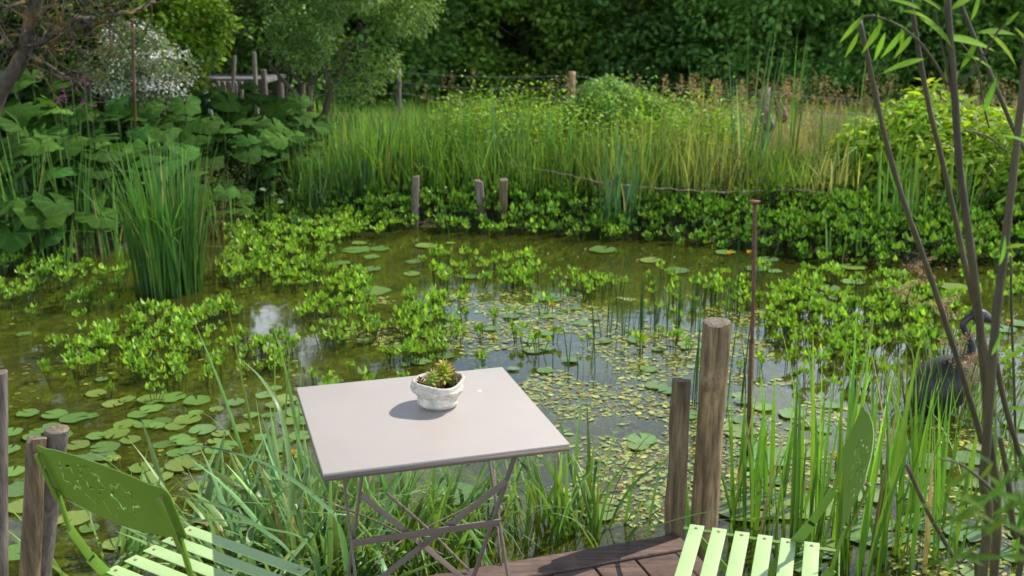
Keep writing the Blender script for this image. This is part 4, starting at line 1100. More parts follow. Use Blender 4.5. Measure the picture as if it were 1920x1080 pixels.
# reed and iris clumps on the far bank, each its own plant
BG = 'reed clumps on the far bank'
spec = [(1400, 415, 10.2, 26, 1.72, 'tallest blue green reeds rising above the fence wire beside the drop ornaments'), (1160, 420, 9.55, 34, .95, 'dense blue green reed bunch at the wide grey bank post'), (1470, 330, 11.0, 10, 1.5, 'pair of tall curved reed blades right of the drop ornaments'), (1610, 330, 10.0, 9, 1.62, 'tall reeds in front of the bright green bush'),
        (1535, 330, 11.2, 6, 1.0, 'short reeds left of the bright green bush'), (1660, 425, 9.0, 20, .85, 'reed fan at the water edge behind the leaning willow stem'), (1720, 430, 8.9, 16, .75, 'reed fan at the water edge under the bright bush'), (1800, 440, 9.1, 14, .75, 'reed fan in shade behind the willow stems'),
        (1320, 330, 11.0, 12, 1.3, 'reeds standing left of the drop ornaments'), (1240, 380, 10.3, 18, .85, 'sunlit reeds right of the wide grey bank post'), (1060, 350, 10.4, 26, .95, 'green reeds above the start of the rope'), (1000, 340, 10.5, 24, .95, 'green reeds left of the start of the rope'),
        (940, 330, 10.6, 26, 1.0, 'blue green reeds above the reddish bank post'), (860, 325, 10.7, 28, 1.0, 'reeds leaning right above the leaning bank post'), (790, 325, 10.6, 28, 1.0, 'reeds above the leftmost bank post'), (720, 325, 10.4, 30, 1.0, 'dark reeds leaning in shade right of the willow trunk'),
        (650, 330, 10.2, 28, .95, 'dark reeds below the willow bush'), (590, 345, 10.0, 24, .85, 'dark reeds between the big leaves and the willow bush'), (430, 410, 9.4, 16, .75, 'reed tuft between the big iris clump and the bank'), (500, 395, 9.6, 14, .7, 'thin reeds right of the big iris clump'),
        (1340, 370, 10.4, 20, .75, 'sunlit reeds in straw grass behind the rusty rod'), (1560, 365, 10.1, 18, .7, 'sunlit reeds left of the leaning willow stem'), (60, 480, 8.5, 26, 1.05, 'tall reeds below the big leaves at the left edge'), (150, 470, 8.6, 28, .95, 'reeds left of the big iris clump'), (10, 490, 8.3, 20, .85, 'reeds at the left edge of the water'), (215, 480, 8.5, 18, .8, 'reeds squeezed behind the left side of the iris clump'), (110, 500, 8.1, 14, .6, 'short reeds at the water edge below the giant leaves'), (560, 250, 12.2, 14, .9, 'reeds at the foot of the willow trunk'),
        (1560, 500, 8.3, 5, .45, 'few reed blades in water beside pink weed'), (1610, 490, 8.4, 4, .42, 'few blades standing in water near the right shore'), (840, 425, 9.5, 5, .5, 'few green blades between the bank posts at the water')]
for u, v, Y, n, h, lb in spec:
    q = at(u, v, Y); q[2] = float(gz(q[0], q[1])) + .03
    cb = (.055, .13, .045) if ('blue' in lb or 'dark' in lb) else (.08, .17, .03)
    clump('reed_clump', 0, 0, n, h, .018, .16 if n > 10 else .09, lb, 'reeds', BG, base=cb, lean=.12, droop=.2, kinkp=.06, loc=q, nseg=5, azb=(.2 if 'leaning' in lb else None))
# fallen straw and pale bent grass
m_ = MB(); P = band([(1180, 345), (1380, 350), (1600, 350), (1560, 310), (1200, 305)], 420, -.1); n = len(P)
blades(m_, np.c_[P, np.full(n, -.02)], rng.uniform(.4, .85, n), .005, rng.normal(0, 1.0, n) + math.pi * (rng.random(n) < .5), rng.uniform(.5, 1.2, n), rng.uniform(.2, .9, n), jitter((.36, .32, .16), n, .2, .05), 5)
tag(m_.build('straw_grass', LEAF), 'fallen pale straw grass lying over the bank behind the rope', 'grass', kind='stuff')
# brown weed litter at the far water edge
m_ = MB(); P = region([(1560, 478), (1700, 482), (1800, 492), (1800, 510), (1640, 510), (1560, 495)], 500); n = len(P)
place(m_, DIAL[0], DIAL[1], orient(n, .5) * rng.uniform(.03, .08, n)[:, None, None], np.c_[P, WZ + rng.uniform(.003, .03, n)], jitter((.13, .075, .045), n, .3, .05))
tag(m_.build('weed_litter', LEAF), 'reddish brown dead weed along the shaded water edge', 'litter', kind='stuff')
# pink flowering dock by the stems
def dock(u, v, Y, h, label):
    q = at(u, v, Y); m_ = MB(); base = np.array([q[0], q[1], WZ - .05]); n = 500
    tube(m_, smoothpath([(0, 0, 0), (.02, 0, h * .5), (.06, 0, h)], 5), .004, 5, (.12, .10, .05))
    k = rng.random(n); br = rng.integers(0, 6, n); a = br * 1.1; L_ = .12 * (1 - .4 * k)
    s = rng.random(n); pos = np.c_[.05 * k + np.cos(a) * L_ * s, np.sin(a) * L_ * s * .7, h * (.62 + .38 * (br / 6)) + .04 * s + rng.normal(0, .006, n)]
    place(m_, DIA[0], DIA[1], orient(n, .3) * rng.uniform(.008, .016, n)[:, None, None], pos + rng.normal(0, .007, (n, 3)), jitter((.33, .21, .17), n, .25, .04))
    o_ = m_.build('flowering_weed', LEAF); o_.location = tuple(base); tag(o_, label, 'weed', 'pinkish brown seeding weeds')
dock(1690, 560, 6.4, .42, 'pinkish seeding weed left of the leaning willow stem'); dock(1760, 590, 6.2, .38, 'pinkish seeding weed in front of the bird sculpture head'); dock(1800, 600, 5.15, .50, 'dry brown seeding weed in front of the neck of the bird sculpture'); dock(1822, 600, 5.0, .44, 'dry brown seeding weed under the beak of the bird sculpture'); dock(1715, 560, 6.9, .45, 'pinkish seeding weed above the lily pads by the stems')

# ------------------------------------------------------------------ hanging drop ornaments
def drop(u, v, Y, s, label, bend):
    q = at(u, v, Y); root = empty('drop_ornament', (q[0], q[1], -.2)); tag(root, label, 'ornament', 'glazed drop ornaments in the meadow')
    z0 = q[2] + .2; tp = z0 + .27 * s
    m_ = MB(); tube(m_, smoothpath([(bend * .26, 0.0, -.1), (bend * .24, 0, tp - .12), (bend * .12, 0, tp + .0), (bend * .02, 0, tp - .035), (0, 0, z0 + .12 * s)], 8), .005, 6); m_.build('stem', DEADW, root)
    m_ = MB(); zs = np.linspace(0, 1, 18)[:, None]; tl = np.array([-.07 * bend, 0, 0])
    pth = np.concatenate([0 * zs + zs * (.09 * s * bend) * 0 + (1 - zs) * .05 * s, 0 * zs, z0 - .12 * s + zs * .26 * s], 1)
    rad = s * np.interp(zs[:, 0], [0, .08, .22, .42, .62, .82, 1], [.012, .045, .068, .068, .046, .02, .006]); _x = .078 * s * np.sqrt(np.clip(1 - (1.12 * zs[:, 0] ** .72 - .35) ** 2 * 1.0, .0, 1)) * np.clip(1.25 * (1 - zs[:, 0]) + .08, 0, 1) ** .7 * np.clip(zs[:, 0] * 9 + .12, 0, 1) ** .5
    tube(m_, pth, rad, 18); m_.build('body', COPPER, root)
drop(1434, 226, 11.2, 1.0, 'lower brown glazed drop ornament in front of the fence post', -1)
drop(1461, 210, 11.8, 1.0, 'upper brown glazed drop ornament hanging from an arched stem', -1)

# ------------------------------------------------------------------ bushes
def limb_tree(mb, p0, d0, ln, r0, depth, tips, wig=.35, split=3, col=None):
    n = 5; P = [np.array(p0, float)]; d = np.array(d0, float) / np.linalg.norm(d0)
    for k in range(n):
        d = d + rng.normal(0, wig / n * 1.6, 3); d /= np.linalg.norm(d); P.append(P[-1] + d * ln / n)
    P = np.array(P); tube(mb, P, np.linspace(r0, r0 * .62, n + 1), 7 if depth > 1 else 4, col, caps=False, wob=.04)
    if depth == 0: tips.append(P[-1]); tips.append(P[3]); return
    for k in range(split):
        q = P[rng.integers(2, n + 1)] if k else P[-1]
        dd = d + rng.normal(0, .62, 3); dd[2] += .08
        limb_tree(mb, q, dd, ln * rng.uniform(.55, .8), r0 * rng.uniform(.45, .62), depth - 1, tips, wig, split, col)
def shrub(name, u, v, Y, rx, rz, nb, n, size, base, label, cat, tmpl=OV, mat=None, trunk=True, zb=None, up=.5, ry=None):
    c = at(u, v, Y); zg = float(gz(c[0], c[1])) if zb is None else zb
    root = empty(name, (c[0], c[1], zg)); tag(root, label, cat)
    cz = c[2] - zg; d = rng.normal(0, 1, (nb, 3)); d /= np.linalg.norm(d, axis=1)[:, None]; r_ = rng.random(nb) ** .4
    cen = d * r_[:, None] * np.array([rx, ry or rx, rz]) * .78 + (0, 0, cz); cen[:, 2] = np.maximum(cen[:, 2], .06)
    rad = rng.uniform(.2, .42, nb) * min(rx, rz)
    if trunk:
        m_ = MB()
        for k in range(min(nb, 26)):
            s_ = smoothpath([(rng.normal(0, .04), rng.normal(0, .04), -.05), cen[k] * (.35, .35, .5), cen[k]], 4)
            tube(m_, s_, np.linspace(.022, .005, len(s_)) * max(.5, min(2.0, rz)), 5, caps=False)
        m_.build('stems', BARK, root)
    m_ = MB(); leaf_cloud(m_, cen, rad, n, size, base, tmpl, up); m_.build('leaves', mat or LEAF, root)
    return root
shrub('peony_bush', 1745, 315, 10.3, 1.15, .78, 70, 17000, .12, (.36, .54, .04), 'dense bright yellow green leafy bush behind the willow stems', 'bush', LANCE and ovate(.3, 4, .15, .35), zb=-.15, ry=.8)
shrub('peony_bush', 1900, 330, 9.6, .7, .6, 24, 4500, .10, (.24, .38, .03), 'green bush partly cut by the right edge of the photo', 'bush', ovate(.3, 4, .15, .35), zb=-.15)
shrub('fennel_bush', 1150, 212, 11.5, .55, .36, 26, 12000, .05, (.24, .42, .11), 'feathery fresh green bush in front of the brown fence post', 'bush', DIAL, zb=-.15, trunk=True)
shrub('fennel_bush', 1222, 205, 11.8, .4, .30, 14, 5000, .05, (.22, .40, .10), 'smaller feathery bush right of the brown fence post', 'bush', DIAL, zb=-.15)
shrub('flowering_shrub', 262, 128, 10.6, .52, .50, 30, 6500, .035, (.16, .22, .12), 'white flowering shrub beside the dark hollow at the left', 'shrub', zb=-.1)
fl = [o for o in bpy.data.objects if o.name.startswith('flowering_shrub')][0]
m_ = MB(); c = at(262, 128, 10.6)[2] + .1
nb = 34; d = rng.normal(0, 1, (nb, 3)); d /= np.linalg.norm(d, axis=1)[:, None]; cen = d * np.array([.46, .4, .46]) * (rng.random((nb, 1)) ** .4) + (0.05, -.1, c)
leaf_cloud(m_, cen, np.full(nb, .10), 1500, .028, (.66, .66, .52), OV, .3, .2, .08, .02); m_.build('blossom', WHITEP, fl)
shrub('elder_shrub', 300, 60, 12.6, .80, .95, 46, 9000, .085, (.20, .34, .03), 'sunlit yellow green shrub behind the white flowering one', 'shrub', zb=-.15)
shrub('elder_shrub', 170, 20, 12.0, .8, .9, 40, 8000, .085, (.15, .27, .03), 'yellow green shrub behind the lichened tree', 'shrub', zb=-.15)
shrub('low_shrub', 345, 160, 12.0, .30, .26, 14, 2600, .05, (.24, .34, .05), 'small yellow green shrub by the teal hose', 'shrub', zb=-.15)
# willow bush by the bank
def leafy_tree(name, x, y, zg, hgt, crown_c, crown_r, nb, n, size, base, label, cat, tmpl, mat, r0, trunk_dirs, nclump_r=(.25, .45), bark=None, squash=.9):
    root = empty(name, (x, y, zg)); tag(root, label, cat)
    m_ = MB(); tips = []
    for d_ in trunk_dirs: limb_tree(m_, (0, 0, -.1), d_, hgt * .36, r0, 1, tips, .12, 2)
    m_.build('trunk', bark or BARK, root)
    d = rng.normal(0, 1, (nb, 3)); d /= np.linalg.norm(d, axis=1)[:, None]
    cen = np.array(crown_c) + d * (rng.random((nb, 1)) ** .38) * np.array(crown_r)
    rad = rng.uniform(*nclump_r, nb) * min(crown_r)
    m_ = MB(); leaf_cloud(m_, cen, rad, n, size, base, tmpl, .4, .35, .25, .08, squash)
    m_.build('crown', mat, root)
    return root
c = at(575, 195, 12.6)
leafy_tree('willow_bush', c[0], c[1], -.2, 3.0, (.55, 0, 2.45), (1.02, 1.0, 1.55), 120, 34000, .062, (.15, .25, .065), 'grey green willow bush with a short trunk on the far bank', 'tree', ovate(.3, 3, .1, .2), LEAF, .055, ((.1, 0, 1), (-.1, .1, 1), (.3, -.1, 1)), (.10, .32))
shrub('hazel_shrub', 520, 70, 15.5, .9, 1.1, 40, 6000, .10, (.10, .20, .04), 'darker green shrub left of the willow bush before the wood', 'shrub', zb=-.3)

# lichened old tree at the left
c = at(5, 185, 8.6); lt = empty('old_tree', (c[0], c[1], -.1)); tag(lt, 'old twisted tree with orange lichened branches at the top left', 'tree')
def lp(u, v, Y): return at(u, v, Y) - np.array([c[0], c[1], -.1])
m_ = MB(); tube(m_, smoothpath([(-.5, 0, -.1), lp(-12, 200, 8.6), lp(30, 130, 8.6), lp(48, 85, 8.6), lp(60, 30, 8.6), lp(75, -40, 8.6), lp(60, -160, 8.6)], 5), np.linspace(.07, .04, 31), 10, wob=.06)
m_.build('trunk', BARKL, lt)
tips = []
mains = [([(45, 95), (80, 75), (120, 55), (175, 45), (230, 25), (290, 5)], .03), ([(45, 95), (75, 115), (110, 135), (150, 158)], .022), ([(100, 55), (150, 35), (190, 30), (215, -20)], .022), ([(55, 60), (20, 70), (-20, 95)], .02), ([(60, 30), (95, 10), (140, -20)], .02),
         ([(50, 85), (90, 90), (140, 95), (175, 105), (215, 105)], .010), ([(70, 150), (95, 142), (125, 148), (150, 142)], .012), ([(75, -40), (150, -60), (220, -40)], .03), ([(130, 52), (135, 80), (125, 110)], .010), ([(190, 40), (205, 60), (210, 85), (222, 110)], .010), ([(165, 42), (160, 20), (170, -10)], .012), ([(60, 0), (20, 10), (-30, 0)], .02), ([(40, 100), (15, 80), (-15, 40)], .018), ([(85, 70), (75, 30), (100, 0)], .012)]
for P_, r_ in mains:
    m_ = MB()
    P3 = smoothpath([lp(u, v, 8.6 + .25 * math.sin(u * .05 + v)) for u, v in P_], 5); P3 = P3 + rng.normal(0, .008, P3.shape)
    tube(m_, P3, np.linspace(r_, r_ * .45, len(P3)), 8, wob=.08)
    for k in range(2, len(P3), 1):
        if rng.random() < .8:
            limb_tree(m_, P3[k], rng.normal(0, 1, 3) + (0.2, -.1, .1), rng.uniform(.12, .38), max(.0035, r_ * .28), 1, tips, .9, 3)
    m_.build('branch', BARKL, lt)
m_ = MB(); tips = np.array(tips); cen = np.concatenate([tips[rng.integers(0, len(tips), 40)], rng.normal(0, 1, (30, 3)) * (1.1, .7, .6) + (.4, .5, 2.6)])
leaf_cloud(m_, cen, np.r_[np.full(40, .05), np.full(30, .30)], 3600, .038, (.10, .16, .03), OV, .4, .1); m_.build('leaves', LEAF, lt)
# dark evergreen mass behind it, and taller trees at the left
def big_tree(name, x, y, zg, H, cr, nb, n, size, base, label, group=None, low=.12, mat=None, tmpl=DIA):
    root = empty(name, (x, y, zg)); tag(root, label, 'tree', group)
    m_ = MB(); tips = []
    tube(m_, smoothpath([(0, 0, -.3), (rng.normal(0, .1), 0, H * .3), (rng.normal(0, .2), 0, H * .6), (0, 0, H * .9)], 4), np.linspace(H * .018 + .05, .03, 13), 8, wob=.05)
    for k in range(8):
        z = H * (.15 + .09 * k); a = k * 2.4; L_ = cr * .8
        tube(m_, smoothpath([(0, 0, z), (math.cos(a) * L_ * .5, math.sin(a) * L_ * .5, z + L_ * .12), (math.cos(a) * L_, math.sin(a) * L_, z + L_ * .28)], 3), np.linspace(.06, .015, 7), 5, caps=False)
    m_.build('trunk', BARK, root)
    s = rng.random(nb) ** 1.15; a = rng.uniform(0, 6.283, nb)
    env = np.sin(np.pi * np.clip(s * .92 + low * .9, 0, 1)) ** .55
    r_ = cr * env * rng.uniform(.45, 1.0, nb)
    cen = np.c_[r_ * np.cos(a), r_ * np.sin(a), H * (.03 + .92 * s)]
    m_ = MB(); leaf_cloud(m_, cen, rng.uniform(.13, .26, nb) * cr, n, size, base, tmpl, .5, .55, .3, .08, .55)
    m_.build('crown', mat or LEAFD, root)
    return root
big_tree('yew_tree', at(150, 100, 12.8)[0], 12.8, -.2, 4.6, 1.5, 90, 16000, .08, (.035, .06, .018), 'dark dense evergreen behind the lichened tree', mat=LEAFD)
big_tree('maple_tree', -5.9, 10.5, -.2, 6.5, 1.6, 110, 22000, .10, (.06, .11, .02), 'leafy tree at the far left edge behind the lichened branches', mat=LEAF)
big_tree('maple_tree', -4.8, 15.0, -.3, 7.0, 1.7, 120, 22000, .11, (.07, .13, .022), 'tall leafy tree behind the yellow green shrubs at the left', mat=LEAF)
# the wood: individual trees, four crowns copied
WG = 'dark trees of the wood beyond the fence'
kinds = [big_tree('wood_tree', 0, 0, 0, H, cr, 300, 52000, .21, b_, 'dark leafy wood tree standing beyond the wire fence', WG, low=.10) for H, cr, b_ in ((11.5, 3.6, (.15, .29, .06)), (10.5, 3.9, (.20, .35, .055)), (12.0, 3.5, (.12, .25, .06)), (11.0, 4.2, (.16, .31, .07)))]
first = True; k = 0
for row, (Y, x0, x1, st_, zo) in enumerate(((38, -26, 28, 5.2, -3.3), (43.5, -29, 31, 5.6, -3.2), (50, -33, 34, 6.5, -2.8))):
    x = x0 + row * 1.7
    while x < x1:
        src = kinds[k % 4]; o_ = src if k < 4 else copy_tree(src)
        o_.location = (x + rng.normal(0, .6), Y + rng.normal(0, .9), zo); s_ = rng.uniform(1.0, 1.2) * (1 + .06 * row); o_.scale = (s_, s_, s_ * rng.uniform(.92, 1.05)); o_.rotation_euler = (0, 0, rng.uniform(0, 6.28))
        k += 1; x += st_ * rng.uniform(.85, 1.15)
# undergrowth at the wood's foot
m_ = MB(); nb = 260; cen = np.c_[rng.uniform(-26, 28, nb), rng.uniform(31, 35, nb), np.full(nb, -2.6) + rng.uniform(0, .8, nb)]
leaf_cloud(m_, cen, rng.uniform(.5, 1.1, nb), 80000, .17, (.13, .25, .05), DIA, .4, .4)
tag(m_.build('undergrowth', LEAFD), 'dark bushes and brambles along the foot of the wood', 'undergrowth', kind='stuff')

# ------------------------------------------------------------------ giant butterbur leaves
def big_leaf(mb, p0, p1, r_, az, tilt, base):
    tube(mb, smoothpath([p0, (p0 + p1) / 2 + rng.normal(0, .02, 3), p1], 4), .010, 5, (.10, .16, .06), caps=False)
    na_, nr_ = 30, 5; a = np.linspace(.30, 2 * math.pi - .30, na_)
    V = [(0, 0, 0)]
    ph = rng.uniform(0, 6)
    for k in range(1, nr_ + 1):
        f_ = k / nr_; R_ = f_ * (1 + .07 * np.sin(a * 7 + ph) * f_ + .05 * np.sin(a * 3 + ph) + .035 * f_ * np.sin(a * 17 + 2 * ph)) * (.9 + .18 * np.cos(a))
        z = .12 * f_ ** 2 * np.sin(a * 2 + ph) + .035 * f_ * np.sin(a * 9) - .16 * f_ ** 2 + .10 * f_ * (f_ < .5)
        V += list(np.c_[-R_ * np.cos(a), R_ * np.sin(a), z])
    V = np.array(V) * r_
    c, s = math.cos(tilt), math.sin(tilt); V = V @ np.array([[c, 0, s], [0, 1, 0], [-s, 0, c]]).T
    V = V @ rotz(az).T + p1
    F = [(1 + q_ * na_ + k, 1 + q_ * na_ + k + 1, 1 + (q_ + 1) * na_ + k + 1, 1 + (q_ + 1) * na_ + k) for q_ in range(nr_ - 1) for k in range(na_ - 1)]
    col = jitter(base, 1, .18, .06)[0]
    vein = np.r_[1, np.tile(1 + .45 * (np.abs(np.sin(a * 4.5)) > .93), nr_)]
    mb.add(V, np.array(F), np.clip(col * vein[:, None], 0, 1)); mb.f.setdefault(3, []).append(np.array([(0, 1 + k + 1, 1 + k) for k in range(na_ - 1)]) + mb.n - len(V))
def butterbur(u, v, Y, n, h, R_, rl, label, base=(.045, .11, .018), shape=(0, 0, 0)):
    n += 9; rl *= .86
    q = at(u, v, Y); zg = float(gz(q[0], q[1])); m_ = MB()
    for k in range(n):
        a = k * 2.4 + rng.normal(0, .3); rr_ = R_ * math.sqrt((k + .5) / n); hh = h * (1 - .45 * (k / n)) * rng.uniform(.85, 1.1)
        p1 = np.array([math.cos(a) * rr_, math.sin(a) * rr_, hh]); az = rng.normal(-1.3, .9)
        big_leaf(m_, np.array([p1[0] * .3, p1[1] * .3, -.05]), p1, rl * rng.uniform(.7, 1.15), az, rng.uniform(.05, .85), base)
    o_ = m_.build('butterbur', LEAFM); o_.location = (q[0], q[1], zg); tag(o_, label, 'plant', 'giant-leaved plants on the left bank')
for a_ in ((60, 400, 8.9, 9, .85, .50, .23, 'giant-leaved plant at the left edge above the water'), (180, 400, 9.0, 9, .80, .45, .23, 'giant-leaved plant with pale ragged leaves left of the iris clump'), (290, 380, 9.4, 9, .8, .45, .2, 'giant-leaved plant behind the iris clump'),
           (20, 330, 9.6, 9, 1.0, .5, .23, 'giant-leaved plant under the lichened tree trunk'), (130, 320, 9.9, 9, .98, .5, .22, 'giant-leaved plant below the purple flowers'), (240, 310, 10.1, 9, .95, .5, .2, 'giant-leaved plant below the white shrub'), (340, 320, 10.3, 9, .85, .5, .19, 'giant-leaved plant in shade behind the iris clump'),
           (440, 330, 10.4, 9, .85, .5, .18, 'giant-leaved plant in shade right of the iris clump'), (530, 330, 10.6, 8, .75, .45, .16, 'smaller giant-leaved plant beside the dark reeds'), (60, 260, 10.8, 8, 1.15, .5, .2, 'giant-leaved plant behind, at the left edge'), (180, 250, 11.2, 8, 1.08, .5, .2, 'giant-leaved plant behind, below the dark hollow'),
           (300, 240, 11.4, 8, 1.05, .5, .2, 'giant-leaved plant behind, at the foot of the white shrub'), (410, 252, 11.6, 9, .86, .5, .20, 'giant-leaved plant rising in front of the pallet'), (490, 250, 11.8, 9, .9, .5, .20, 'giant-leaved plant with backlit leaves left of the willow trunk'), (570, 290, 11.2, 7, .85, .4, .15, 'giant-leaved plant at the foot of the willow trunk'), (100, 455, 8.5, 6, .55, .45, .2, 'low giant-leaved plant drooping to the water left of the iris clump'), (20, 450, 8.4, 6, .6, .4, .2, 'low giant-leaved plant at the left edge of the water'), (400, 395, 9.6, 6, .5, .35, .15, 'low giant-leaved plant right of the iris clump'), (560, 388, 9.55, 4, .32, .2, .12, 'low pale-leaved plant at the water edge left of the bank posts')):
    butterbur(*a_)
m_ = MB(); P = region([(-100, 430), (420, 400), (560, 395), (560, 250), (-100, 250)], 120, -.15); n = len(P) * 5; idx = rng.integers(0, len(P), n)
place(m_, OV[0], OV[1], orient(n, .8) * rng.uniform(.05, .10, n)[:, None, None], np.c_[P, gz(P[:, 0], P[:, 1])][idx] + np.c_[rng.normal(0, .1, n), rng.normal(0, .1, n), rng.uniform(.02, .5, n)], jitter((.05, .10, .022), n, .25, .1))
tag(m_.build('bank_undergrowth', LEAF), 'dark small-leaved undergrowth below the giant leaves', 'undergrowth', kind='stuff')

# purple campions
for u, v in ((155, 149), (131, 146), (165, 157), (119, 182), (110, 190), (157, 191), (118, 168)):
    q = at(u, v, 9.3); root = empty('campion_flower', (q[0], q[1], -.1)); tag(root, 'small purple flower on a thin stem above the giant leaves', 'flower', 'purple flowers under the lichened tree')
    m_ = MB(); n = 12; place(m_, OV[0], OV[1], orient(n, .6) * .022, np.tile([[0, 0, q[2] + .1]], (n, 1)) + rng.normal(0, .012, (n, 3)), np.full((n, 3), .5)); m_.build('petals', PURPLE, root)
    m_ = MB(); tube(m_, [(0, 0, 0), (.01, .01, q[2] + .1)], .003, 4, (.06, .1, .03)); m_.build('stem', LEAF, root)

# stakes, pallet, hose at the back left
for u0, v0, u1, v1, Y, r_, lb, mt in ((374, 122, 388, 185, 13.0, .032, 'leaning pale grey stake beside the teal hose', PICKET), (440, 105, 436, 165, 13.6, .024, 'thin upright stake left of the tallest one by the pallet', PICKET), (476, 98, 479, 155, 13.8, .028, 'tallest pale stake standing over the pallet', PICKET),
                                  (494, 131, 496, 160, 13.6, .034, 'stubby grey post just right of the tallest stake', POSTG), (525, 140, 526, 160, 13.4, .036, 'squat weathered stump left of the willow trunk', POSTG), (248, 38, 252, 175, 10.0, .013, 'thin dark iron stake in front of the white shrub', RUST)):
    postpx('garden_stake', u0, v0, u1, v1, Y, r_ * 1.02, r_, mt, lb, base_z=-.35, wob=.05, group='stakes at the back left', cat='stake')
q = at(440, 155, 14.2); pal = empty('wooden_pallet', (q[0], q[1], -.2), R(-4)); tag(pal, 'grey board with pale picket ends lying beyond the giant leaves', 'pallet')
m_ = MB(); box(m_, (.02, .25, q[2] + .24), (.95, .9, .05), None, .006); m_.build('board', SLATE, pal, False)
for k in range(5):
    m_ = MB(); box(m_, (-.12 + .075 * k, -.30, q[2] + .13), (.045, .045, .22), None, .008); m_.build('picket', PICKET, pal, False)
for x in (-.42, .42):
    for y in (-.15, .6):
        m_ = MB(); box(m_, (x, y, (q[2] + .2) / 2 - .02), (.05, .05, q[2] + .24), None, .004); m_.build('leg', POSTG, pal, False)
m_ = MB(); hpx = [(348, 160), (356, 163), (366, 152), (371, 150), (374, 158), (376, 168), (384, 180), (386, 192)]
c_ = at(378, 180, 12.4); tube(m_, smoothpath([at(u, v, 12.4) - c_ for u, v in hpx] + [np.array([.08, .1, -.9])], 5), .028, 8)
o_ = m_.build('garden_hose', TEAL); o_.location = tuple(c_); tag(o_, 'teal hose hanging at the leaning stake', 'hose')

# ------------------------------------------------------------------ young willow in the foreground
wb = at(1868, 1180, 1.75); wb[2] = -.45
wl = empty('young_willow', wb); tag(wl, 'young willow with long bare dark stems close to the viewer at the right', 'tree')
ST = [([(1612, 40), (1640, 170), (1668, 290), (1700, 395), (1738, 500), (1778, 620), (1822, 760), (1842, 830)], 1.95, .0085, .0125), ([(1690, -120), (1707, 0), (1738, 180), (1778, 350), (1815, 520), (1846, 650), (1860, 780)], 1.95, .0080, .0120),
      ([(1768, -100), (1776, 0), (1790, 180), (1800, 320), (1822, 480), (1838, 620), (1852, 800), (1862, 1100)], 1.85, .0105, .0180), ([(1935, -60), (1925, 100), (1905, 280), (1884, 460), (1865, 620), (1855, 760), (1845, 900), (1840, 1100)], 1.75, .0110, .0190),
      ([(1798, 0), (1835, 90), (1870, 170), (1905, 250), (1950, 330)], 2.2, .0085, .0095), ([(1790, 70), (1830, 120), (1845, 200), (1855, 240)], 2.2, .0045, .004), ([(1860, 640), (1885, 760), (1915, 860), (1950, 960)], 1.85, .0105, .011), ([(1700, 872), (1740, 960), (1790, 1050), (1830, 1130)], 1.9, .0085, .0095), ([(1895, 480), (1897, 600), (1902, 740), (1905, 900)], 2.6, .006, .0075),
      ([(1875, 820), (1890, 900), (1900, 1000), (1905, 1110)], 1.8, .010, .013), ([(1808, 245), (1850, 255), (1888, 285)], 1.85, .004, .003)]
for P_, Y, r0, r1 in ST:
    P3 = [at(u, v, Y) for u, v in P_]
    if P_[-1][1] > 1000: P3.append(np.array([wb[0], wb[1], wb[2]]) + rng.normal(0, .02, 3) * (1, 1, 0))
    P3 = smoothpath(P3, 6) - wb; m_ = MB(); tube(m_, P3, np.linspace(r0, r1, len(P3)) * .48, 12, wob=.12); m_.build('stem', WILLOW, wl)
def wleaf(mb, u, v, Y, ang, ln, tilt, base=(.17, .32, .035)):
    p_ = at(u, v, Y) - wb; y = np.array([math.cos(ang), .25 * math.sin(ang * 3), math.sin(ang)]); y /= np.linalg.norm(y)
    z = np.array([math.sin(tilt), -math.cos(tilt) * .7, .7]); z -= y * np.dot(z, y); z /= np.linalg.norm(z); x = np.cross(y, z)
    TV, TF = ovate(.16, 6, .12, .3); M = np.stack([x, y, z], 1)[None] * ln * .9
    place(mb, TV, TF, M, p_[None], jitter(base, 1, .15))
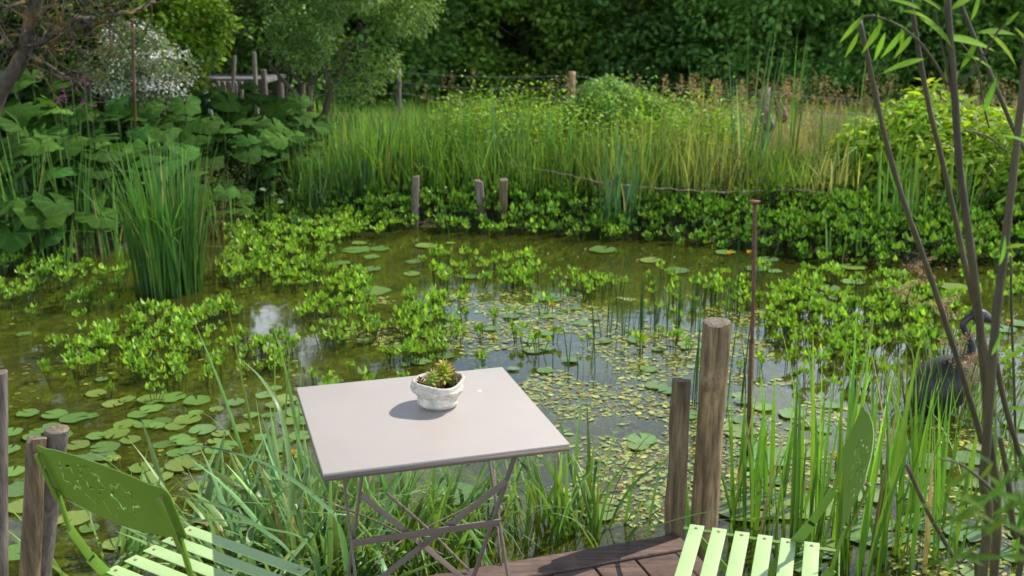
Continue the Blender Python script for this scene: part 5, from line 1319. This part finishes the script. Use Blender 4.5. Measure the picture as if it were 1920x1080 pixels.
def twig(P_, Y, n, ln, flip=0):
    tw = MB(); P3 = smoothpath([at(u, v, Y) for u, v in P_], 5) - wb; tube(tw, P3, np.linspace(.003, .0015, len(P3)), 5); tw.build('twig', WILLOW, wl)
TW = [([(1776, 160), (1755, 120), (1720, 75), (1680, 45), (1640, 30)], 1.85), ([(1795, 220), (1780, 150), (1765, 80), (1755, 20)], 1.85), ([(1800, 160), (1840, 110), (1870, 60), (1890, 45)], 1.85), ([(1640, 30), (1615, 35), (1600, 60)], 1.85), ([(1870, 930), (1840, 900), (1800, 870), (1760, 860)], 1.5)]
for P_, Y in TW: twig(P_, Y, 5, .06)
m_ = MB()
for u, v, ang, ln, tl in ((1622, 28, 3.9, .065, .2), (1645, 22, -1.2, .05, .1), (1655, 35, -1.9, .075, .3), (1690, 45, -1.3, .06, 0), (1700, 50, 4.1, .07, .4), (1720, 30, -.5, .10, .2), (1745, 50, -.45, .06, .1), (1660, 60, 4.5, .06, 0), (1690, 20, -.1, .07, .5), (1755, 70, .0, .125, .3), (1830, 62, .15, .09, .1), (1850, 60, -.6, .085, .2), (1800, 130, 1.0, .075, .5), (1770, 110, -1.2, .07, .2), (1780, 30, 1.8, .06, .3),
                      (1735, 110, 3.3, .08, .6), (1800, 100, -.2, .07, .7), (1880, 55, .9, .05, 0), (1900, 50, -.7, .075, .3), (1780, 20, .6, .08, .1), (1610, 60, -1.9, .055, .2), (1715, 60, -2.2, .06, .3), (1765, 20, 2.4, .06, .1), (1800, 200, .6, .05, 0), (1820, 40, 1.3, .06, .3), (1730, 20, 2.6, .07, .2)):
    wleaf(m_, u, v, 1.85, ang, ln, tl)
for k in range(75):
    wleaf(m_, rng.uniform(1770, 1950), rng.uniform(860, 1110), rng.uniform(.95, 1.5), rng.uniform(0, 6.28), rng.uniform(.03, .055), rng.uniform(0, 1), (.07, .14, .02))
for k in range(12):
    wleaf(m_, rng.uniform(1840, 1960), rng.uniform(200, 820), rng.uniform(1.5, 1.9), rng.uniform(0, 6.28), rng.uniform(.04, .07), rng.uniform(0, 1))
m_.build('leaves', LEAFM, wl)
print('objects', len(bpy.data.objects), 'polys', sum(len(m.polygons) for m in bpy.data.meshes))
